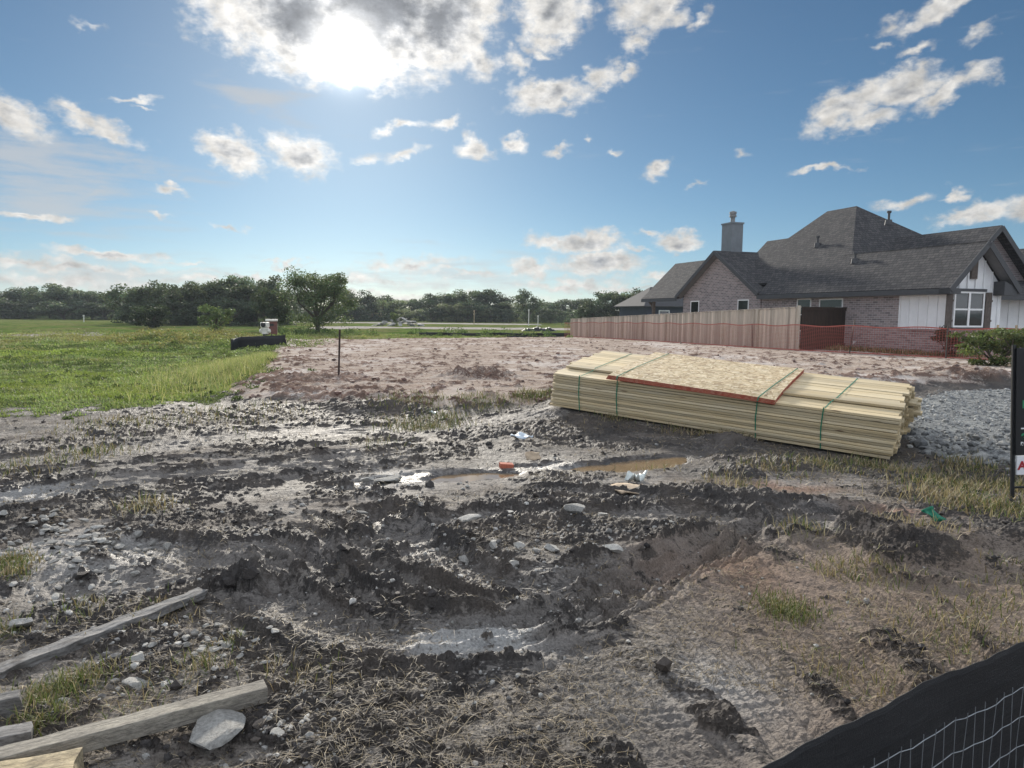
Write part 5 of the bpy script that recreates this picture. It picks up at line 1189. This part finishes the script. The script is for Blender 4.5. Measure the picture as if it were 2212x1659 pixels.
# green field at the left
x, y = view_pts(520000, 9, 60, -52, 3, .8); _, _, fl_ = masks(x, y)
pat = fbm(x*.35, y*.5, 4, 201); d_ = sstep(-.55, .15, pat + .35*rng.uniform(-1, 1, len(x)) + .25)
keep = (rng.uniform(0, 1, len(x)) < fl_*(.15+.85*d_)); x, y = x[keep], y[keep]; r_ = np.hypot(x, y); n = len(x)
hg = np.where(fbm(x*.5, y*.5, 3, 203) > .1, 1.25, .85)*(.042+.03*fbm(x*1.4, y*1.4, 2, 204))*rng.uniform(.5, 1.6, n)*(1+sstep(20, 45, r_)*.8)
cg = tone(n, [(.165, .22, .085), (.20, .255, .095), (.13, .17, .08), (.24, .24, .14)]); yel = np.clip(sstep(-.05, .35, fbm(x*.2, y*.35, 3, 207)) + .8*np.exp(-((y-16.5-.1*x)/3.2)**2)*sstep(-.4, .2, fbm(x*.5, y*.7, 3, 208)), 0, 1); cg = cg*(.55+.75*sstep(-.4, .35, fbm(x*.7, y*1.1, 4, 211)))[:, None]; cg = cg*(1-yel[:, None]*.55)+np.array([[.28, .34, .07]])*yel[:, None]*.55
drz = sstep(.18, .5, fbm(x*.13+4, y*.22, 3, 209)+.4*sstep(28, 40, r_)); cg = cg*(1-drz[:, None]*.55)+np.array([[.27, .23, .11]])*drz[:, None]*.55
blades('grass', x, y, hg, .006+.0010*r_, 1.0, cg, 'grass_blade'); print('grass', n)
# taller seeding grass on the bank beside the pad
n0 = 24000; x = rng.normal(-7.1, 1.15, n0) ; y = rng.normal(19.6, 2.5, n0); sk_ = (y-19.3)*-.16; x = x+sk_; pm_, _, fm_ = masks(x, y); k_ = (fm_ > .4); x, y = x[k_], y[k_]; n = len(x)
blades('tall_grass', x, y, rng.uniform(.12, .40, n)*(.45+.55*np.exp(-((x+7-(y-19.3)*-.16)/1.3)**2)), .0085, .75, tone(n, [(.34, .32, .16), (.40, .36, .20), (.24, .27, .10), (.18, .24, .08)]), 'grass_blade', seed=4)
# tufts in the mud, given by picture position, radius (m), count, greenness
TUFT = [(1710, 1322, .16, 420, .75), (1680, 1300, .12, 200, .7), (1900, 1240, .28, 360, .5), (1800, 1225, .22, 160, .45), (1740, 1150, .22, 240, .45), (2050, 1050, .5, 900, .45), (1900, 1010, .5, 700, .4), (1780, 1015, .35, 320, .4), (2150, 1100, .45, 900, .5), (2010, 1075, .35, 420, .1), (1960, 1140, .3, 200, .1), (2180, 1050, .5, 700, .45),
        (2080, 1010, .35, 500, .45), (1680, 1020, .35, 260, .35), (1590, 1045, .3, 220, .3), (30, 1220, .16, 330, .55), (20, 1250, .13, 260, .4), (10, 1370, .10, 160, .6), (130, 1490, .13, 330, .75), (70, 1520, .14, 300, .6), (190, 1460, .12, 200, .5), (90, 1560, .10, 200, .7), (500, 1395, .06, 70, .6), (320, 1105, .22, 200, .35), (200, 975, .4, 260, .5), (60, 1010, .6, 300, .5),
        (910, 918, .55, 700, .6), (960, 905, .4, 300, .6), (1040, 870, .5, 420, .75), (900, 872, .7, 480, .65), (1150, 858, .4, 420, .75), (1190, 850, .3, 260, .75), (500, 905, 1.2, 500, .4), (280, 925, 1.0, 400, .4), (2120, 1350, .3, 260, .4), (2160, 1300, .3, 160, .4), (2050, 1395, .25, 160, .45), (1880, 1330, .3, 110, .3), (2200, 1240, .3, 160, .5), (1420, 1010, .25, 60, .4), (1500, 930, .4, 300, .2), (1330, 905, .3, 200, .3), (1590, 945, .3, 260, .15), (820, 960, .5, 100, .5),
        (640, 1460, .2, 90, .3), (430, 1440, .14, 160, .45), (300, 1520, .2, 100, .55), (360, 1330, .2, 120, .35), (170, 1330, .2, 100, .5), (1900, 1480, .25, 120, .35), (1760, 1430, .2, 70, .4)]
TUFT += [(px_, 752+(px_-1730)*.055, .5, 260, .65) for px_ in range(1735, 2110, 26)]
X = []; Y2 = []; Lh = []; Cc = []
for (px, py, r_, n, gr) in TUFT:
    c = on_ground(px, py); nx = rng.normal(0, r_*.55, n); ny = rng.normal(0, r_*.55, n); X.append(c.x+nx); Y2.append(c.y+ny); Lh.append(rng.uniform(.035, .095, n)*(1 if c.y < 5 else (1.5 if c.y < 18 else 3.2)))
    g_ = rng.uniform(0, 1, n) < gr; cc = np.where(g_[:, None], tone(n, [(.13, .16, .045), (.10, .14, .04), (.17, .18, .07)]), tone(n, [(.36, .29, .16), (.27, .21, .12), (.42, .36, .23)])); Cc.append(cc)
X = np.concatenate(X); Y2 = np.concatenate(Y2); blades('grass_tufts', X, Y2, np.concatenate(Lh), .0022+.0007*np.hypot(X, Y2), .85, np.concatenate(Cc), 'straw_blade', seed=8)
# dry straw and roots lying on and sticking from the mud
x, y = view_pts(190000, 1.6, 13, -43, 43, 1.0); pm_, dm_, fm_ = masks(x, y)
den = sstep(-.12, .35, fbm(x*1.1, y*1.3, 4, 221) + .25*sstep(3.4, 2.4, y)*sstep(.9, -.3, x) + .3*sum(np.exp(-((x-Gz(a_, b_).x)**2+(y-Gz(a_, b_).y)**2)/(c_*c_)) for a_, b_, c_ in ((680, 1430, .35), (820, 1480, .3), (1500, 1300, .5), (1250, 1480, .3), (450, 1330, .3), (1600, 1400, .4), (900, 1560, .3), (1950, 1450, .4), (1500, 950, .7), (1650, 985, .5), (1250, 930, .7))) + .14*sstep(.4, 1.5, x)*sstep(5, 4, y) + .15*sstep(7., 8.5, y)*sstep(6, 2, x) + .2*sstep(2, 4, x)*sstep(6.2, 7.2, y))
pu_ = np.maximum.reduce([poly_sd(x, y, P_) for P_ in PUDS]); k_ = (rng.uniform(0, 1, len(x)) < den*.5)*(pm_ < .4)*(dm_ < .4)*(pu_ < -.02); k_ = k_.astype(bool); x, y = x[k_], y[k_]; n = len(x)
blades('straw', x, y, rng.uniform(.03, .11, n)*(.8+.05*np.hypot(x, y)), .0013+.00055*np.hypot(x, y), 1., tone(n, [(.30, .235, .14), (.20, .165, .12), (.13, .11, .09), (.38, .31, .20), (.09, .075, .06), (.10, .085, .07)]), 'straw_blade', zoff=.004, seed=12, flat=.42); print('straw', n)
# crumbs of mud and grit of all sizes
def crumbs(name, x, y, s, mat, col, sink=.2, seed=2, squash=.75):
    r2 = np.random.default_rng(seed); bm = bmesh.new(); bmesh.ops.create_icosphere(bm, subdivisions=1, radius=1.); T = np.array([v.co[:] for v in bm.verts]); TF = np.array([[v.index for v in f.verts] for f in bm.faces]); bm.free()
    n = len(x); z = height(x, y); nv = len(T)
    d = 1+r2.normal(0, .17, (n, nv, 1)); sc3 = s[:, None, None]*np.stack([r2.uniform(.8, 1.3, n), r2.uniform(.7, 1.1, n), squash*r2.uniform(.7, 1.2, n)], 1)[:, None, :]
    P = T[None]*d*sc3; a = r2.uniform(0, 6.28, n)[:, None]; cx, cy = np.cos(a)*P[:, :, 0]-np.sin(a)*P[:, :, 1], np.sin(a)*P[:, :, 0]+np.cos(a)*P[:, :, 1]
    V = np.stack([cx+x[:, None], cy+y[:, None], P[:, :, 2]+(z+s*(.5-sink))[:, None]], 2).reshape(-1, 3); Fc = (TF[None]+(np.arange(n)*nv)[:, None, None]).reshape(-1, 3)
    me = np_mesh(name, V, Fc); vcol(me, 'tint', np.repeat(col, nv, 0)); o = link(name, me, M[mat]); o['kind'] = 'stuff'; return o
t = NT('grit'); at_ = t.new('ShaderNodeAttribute', attribute_name='tint').outputs['Color']; nn_ = t.noise(t.coord(), 60., 4, .6); M['grit'] = t.out(t.mix(1., at_, t.ramp(nn_, [(.3, .65), (.7, 1.2)]), 'MULTIPLY'), .8, t.bump(nn_, .7, .006), spec=.3)
x, y = view_pts(60000, 1.7, 13, -43, 43, 1.); h_, K_ = height(x, y, True)
k_ = rng.uniform(0, 1, len(x)) < (K_['clodm']*.6+.01)*K_['mud']*sstep(-.1, .35, fbm(x*1.7, y*1.7, 3, 231)); x, y = x[k_], y[k_]; n = len(x)
s = np.exp(rng.normal(-4.9, .55, n))*(.75+.07*np.hypot(x, y)); s = np.minimum(s, .05)
crumbs('mud_clods', x, y, s, 'grit', tone(n, [(.040, .036, .036), (.06, .052, .048), (.085, .072, .063), (.05, .045, .043)]), .25, 3); print('clods', n)
x, y = view_pts(16000, 1.7, 11, -43, 43, 1.); h_, K_ = height(x, y, True)
bl = np.zeros(len(x))
for (px, py, r_) in ((120, 1180, .8), (180, 1260, .6), (470, 1390, .45), (300, 1440, .4), (1000, 1150, .8), (1150, 1200, .7), (850, 1050, .7), (620, 1580, .25), (1250, 1130, .7), (1000, 1390, .4), (60, 1330, .4)):
    c = Gz(px, py); bl = bl + np.exp(-((x-c.x)**2+(y-c.y)**2)/(r_*r_))
k_ = rng.uniform(0, 1, len(x)) < np.clip(bl, .05, 1)*.75*K_['mud']; x, y = x[k_], y[k_]; n = len(x)
crumbs('pebbles', x, y, np.minimum(np.exp(rng.normal(-4.95, .5, n))*(.8+.05*np.hypot(x, y)), .03), 'grit', tone(n, [(.42, .41, .385), (.30, .29, .275), (.22, .21, .20), (.36, .35, .33)]), .2, 4)
# crushed stone of the drive
n0 = 15000; x = rng.uniform(5, 17, n0); y = rng.uniform(7.2, 17, n0); k_ = poly_sd(x, y, DRIVE) + rng.normal(0, .12, n0) > -.05; x, y = x[k_], y[k_]; n = len(x)
u = (x-LO.x)*LA.x+(y-LO.y)*LA.y; v = (x-LO.x)*LB.x+(y-LO.y)*LB.y
crumbs('gravel', x, y, np.exp(rng.normal(-3.55, .38, n))*(1.15-.55*sstep(9.0, 10.5, y)), 'grit', tone(n, [(.28, .285, .28), (.22, .225, .225), (.36, .36, .345), (.17, .175, .18)])*(.7+.45*sstep(9.2, 11.5, y))[:, None], .15, 6)
# lumps on the clay pad
x, y = view_pts(5000, 12, 45, -24, 42, 1.3); h_, K_ = height(x, y, True); k_ = rng.uniform(0, 1, len(x)) < (.02+.6*K_['pk'])*K_['pad']; x, y = x[k_], y[k_]; n = len(x)
crumbs('clay_clods', x, y, np.minimum(np.exp(rng.normal(-3.5, .5, n))*(.6+.02*np.hypot(x, y)), .09), 'grit', tone(n, [(.16, .095, .08), (.22, .14, .115), (.30, .22, .19), (.13, .085, .075)]), .3, 7, .6)

# ------------------------------------------------------------------ things in the field
simple('hydrant_white', (.66, .65, .60), .55, .12, 9.); simple('hydrant_black', (.014, .015, .017), .5, .1); simple('rust_box', (.13, .055, .045), .75, .25, 6.)
hp = W(573, 733, 36); hz0 = float(base_h(np.array([hp.x]), np.array([hp.y]))[0]); HS = 36/F
hyd = empty('fire_hydrant', (hp.x, hp.y, hz0), R(-10), 'white fire hydrant on a black barrel rising from the weeds', 'hydrant'); zz_ = lambda py: W(573, py, 36).z-hz0
MB().lathe([(.11, 0), (.11, zz_(722)), (.13, zz_(722)), (.13, zz_(720))], 16).build('barrel', M['hydrant_black'], hyd)
MB().lathe([(.17, zz_(721)), (.16, zz_(719)), (.16, zz_(713)), (.19, zz_(712)), (.20, zz_(708)), (.10, zz_(707.5))], 18).build('body', M['hydrant_white'], hyd)
MB().box(-.18, .18, -.15, .15, zz_(706.5), zz_(696)).build('bonnet', M['hydrant_white'], hyd, .03)
m = MB(); zc = zz_(701.5); m.tube([(0, -.15, zc), (0, -.20, zc)], [.125, .12], 18); m.build('pumper_cap', M['hydrant_black'], hyd)
for s_ in (-1, 1):
    m = MB(); zc = zz_(715); m.tube([(s_*.15, 0, zc), (s_*.20, 0, zc), (s_*.21, 0, zc), (s_*.27, 0, zc), (s_*.29, 0, zc)], [.07, .07, .10, .10, .05], 12); m.build('nozzle_cap', M['hydrant_white'], hyd)
bp = W(588, 712, 40); bz0 = float(base_h(np.array([bp.x]), np.array([bp.y]))[0]); zb_ = lambda py: W(588, py, 40).z-bz0
bx = empty('utility_box', (bp.x, bp.y, bz0), R(15), 'rusty brown utility box with a pale lid behind the hydrant', 'utility box')
MB().box(-.27, .27, -.2, .2, 0, zb_(694)).build('cabinet', M['rust_box'], bx, .01); MB().box(-.34, .30, -.24, .24, zb_(693.8), zb_(689.5)).build('lid', M['hydrant_white'], bx, .01)
MB().box(-.1, .1, -.212, -.201, zb_(704), zb_(699)).build('door', M['hydrant_black'], bx)
def low_silt(P, h, label, lean=0., pale=False, spike=True):
    z_ = [float(base_h(np.array([p[0]]), np.array([p[1]]))[0]) for p in P]; root = empty('silt_fence', (P[0][0], P[0][1], 0), 0, label, 'silt fence'); o_ = Vector((P[0][0], P[0][1], 0)); V_ = []; F_ = []; m2 = MB()
    Q = []
    for (a, za), (b, zb) in zip(list(zip(P, z_))[:-1], list(zip(P, z_))[1:]):
        n = max(2, int(math.hypot(b[0]-a[0], b[1]-a[1])/.5))
        for k in range(n): Q.append(Vector((a[0]+(b[0]-a[0])*k/n, a[1]+(b[1]-a[1])*k/n, za+(zb-za)*k/n))-o_)
    Q.append(Vector((P[-1][0], P[-1][1], z_[-1]))-o_)
    for i, q in enumerate(Q):
        for k in range(4): V_.append((q.x+.03*math.sin(i*1.3+k), q.y+.04*math.cos(i*.9+k*2)-lean*k/3, q.z-.08+(h+.08+.03*math.sin(i*.7))*k/3))
        if i % 5 == 0 and spike: m2.bar(q+Vector((0, .06, -.1)), q+Vector((0, .06, h+.08)), .03, .03)
    for i in range(len(Q)-1):
        for k in range(3): F_.append((i*4+k, i*4+4+k, i*4+5+k, i*4+1+k))
    o = link('fabric', np_mesh('fabric', V_, F_, True), M['silt_fabric'], root); sd = o.modifiers.new('s', 'SOLIDIFY'); sd.thickness = .008
    if spike: m2.build('stake', M['rust_steel'], root)
    return root
a0 = W(498, 742, 30); a1 = W(520, 733, 31.5); a2 = W(618, 732, 32.5)
low_silt([tuple(a0[:2]), tuple(a1[:2]), tuple(a2[:2])], max(.35, .06+W(560, 729, 32).z-float(base_h(np.array([W(560, 730, 32).x]), np.array([32.]))[0])), 'short black silt fence standing in front of the hydrant')
low_silt([tuple(W(905, 716, 53)[:2]), tuple(W(1232, 722, 56)[:2])], .28, 'long low black silt fence across the grass behind the clay pad', .1)
low_silt([tuple(W(1085, 727, 50.2)[:2]), tuple(W(1236, 727, 51.6)[:2])], .12, 'low black silt fence strip along the far edge of the clay pad', .05)
# pale rubble heap far off: each block a stone of its own
heap = W(862, 696, 100); hb = float(base_h(np.array([heap.x]), np.array([heap.y]))[0]); hr = random.Random(5)
for k in range(46):
    a = hr.uniform(-1, 1); x_ = heap.x+a*3.4; zt_ = 1.05*(1-abs(a)**1.5); o = bpy.data.objects.new('rubble_block', SM[k % 7]); COL.objects.link(o); s_ = hr.uniform(.28, .62)
    o.location = (x_, heap.y+hr.uniform(-.8, .8), hb+hr.uniform(0, max(.05, zt_))); o.scale = (s_*1.3, s_, s_*.8); o.rotation_euler = (hr.uniform(-.5, .5), hr.uniform(-.5, .5), hr.uniform(0, 6))
    tag(o, 'pale concrete block in the far heap of rubble', 'rubble', 'blocks of the far rubble heap')
tarp = W(1165, 706, 76); tb_ = float(base_h(np.array([tarp.x]), np.array([tarp.y]))[0]); tv = []; tf = []
for i in range(41):
    for j in range(9):
        u = i/40-.5; v = j/8-.5; e = max(0, 1-(2*u)**4)*max(0, 1-(2*v)**4); tv.append((u*3.8, v*1.6, e*(.28+.22*abs(math.sin(i*.9+j*.4))*math.sin(i*.23+.6)**2)))
for i in range(40):
    for j in range(8): tf.append((i*9+j, i*9+9+j, i*9+10+j, i*9+1+j))
o = link('tarp', np_mesh('tarp', tv, tf), M['silt_fabric']); o.location = (tarp.x, tarp.y, tb_); tag(o, 'crumpled black tarp lying on the pale strip beyond the pad', 'tarp')
# two earth movers far off
simple('machine_dark', (.06, .05, .045), .6, .3, 3.); simple('machine_tan', (.32, .25, .13), .55, .2, 3.); simple('tyre', (.02, .02, .021), .85, .2, 8.)
def loader(px, py, Y, L, body, label, rot):
    p = W(px, py, Y); zg = float(base_h(np.array([p.x]), np.array([p.y]))[0]); r0 = empty('wheel_loader', (p.x, p.y, zg), rot, label, 'loader')
    MB().prism([(-.5*L, -.8, .9), (-.12*L, -.8, .9), (-.10*L, -.8, 1.9), (-.46*L, -.8, 1.75)], (0, 1.6, 0)).prism([(-.08*L, -.7, .9), (.22*L, -.7, .9), (.22*L, -.7, 1.5), (-.08*L, -.7, 1.6)], (0, 1.4, 0)).build('body', M[body], r0)
    c = MB().box(-.13*L, .08*L, -.65, .65, 1.95, 2.75).build('cab', M['window_glass'], r0); MB().box(-.15*L, .10*L, -.72, .72, 2.751, 2.9).build('roof', M[body], c)
    MB().bar((.18*L, 0, 1.4), (.42*L, 0, .7), .9, .2).build('arm', M[body], r0); MB().prism([(.40*L, -1.1, .15), (.52*L, -1.1, .2), (.50*L, -1.1, .95), (.42*L, -1.1, .9)], (0, 2.2, 0)).build('bucket', M['machine_dark'], r0)
    for xx in (-.30*L, .14*L):
        for yy in (-.95, .95):
            MB().tube([(xx, yy-.25, .7), (xx, yy-.22, .7), (xx, yy+.22, .7), (xx, yy+.25, .7)], [.5, .7, .7, .5], 18).build('wheel', M['tyre'], r0)
loader(762, 684, 165, 5.4, 'machine_dark', 'dark wheel loader parked far off beside the tan one', .1); loader(802, 684, 165, 5.0, 'machine_tan', 'tan wheel loader parked far off on the pale strip', 3.0)
# slim markers far off
for (px, top, bot, Y, lb) in ((1142, 668, 690, 110, 'tall thin pale marker pole beyond the tarp'), (1162, 681, 692, 110, 'short thin pale marker stake right of the tall pole'), (1024, 670, 690, 120, 'orange tinted stake by the far bank of grass'), (181, 680, 688, 110, 'small white post at the foot of the left tree line')):
    p = W(px, bot, Y); q = W(px, top, Y); zg = float(base_h(np.array([p.x]), np.array([p.y]))[0]); o = MB().bar((0, 0, -.1), (.02, 0, q.z-zg), .12, .12).bar((0, 0, q.z-zg-.25), (0, 0, q.z-zg-.05), .2, .2).build('marker_stake', M['hydrant_white' if px != 1024 else 'stake_wood']); o.location = (p.x, p.y, zg); tag(o, lb, 'stake')

# ------------------------------------------------------------------ thin air haze
hm = bpy.data.materials.new('haze'); hm.use_nodes = True; nt_ = hm.node_tree; nt_.nodes.remove(nt_.nodes['Principled BSDF'])
pv_ = nt_.nodes.new('ShaderNodeVolumePrincipled'); pv_.inputs['Color'].default_value = (.80, .90, 1., 1); pv_.inputs['Density'].default_value = .00032; pv_.inputs['Anisotropy'].default_value = .1
nt_.links.new(pv_.outputs[0], nt_.nodes['Material Output'].inputs['Volume'])
ho = MB().box(-330, 330, -60, 330, -3, 14).build('haze', hm); ho['kind'] = 'stuff'
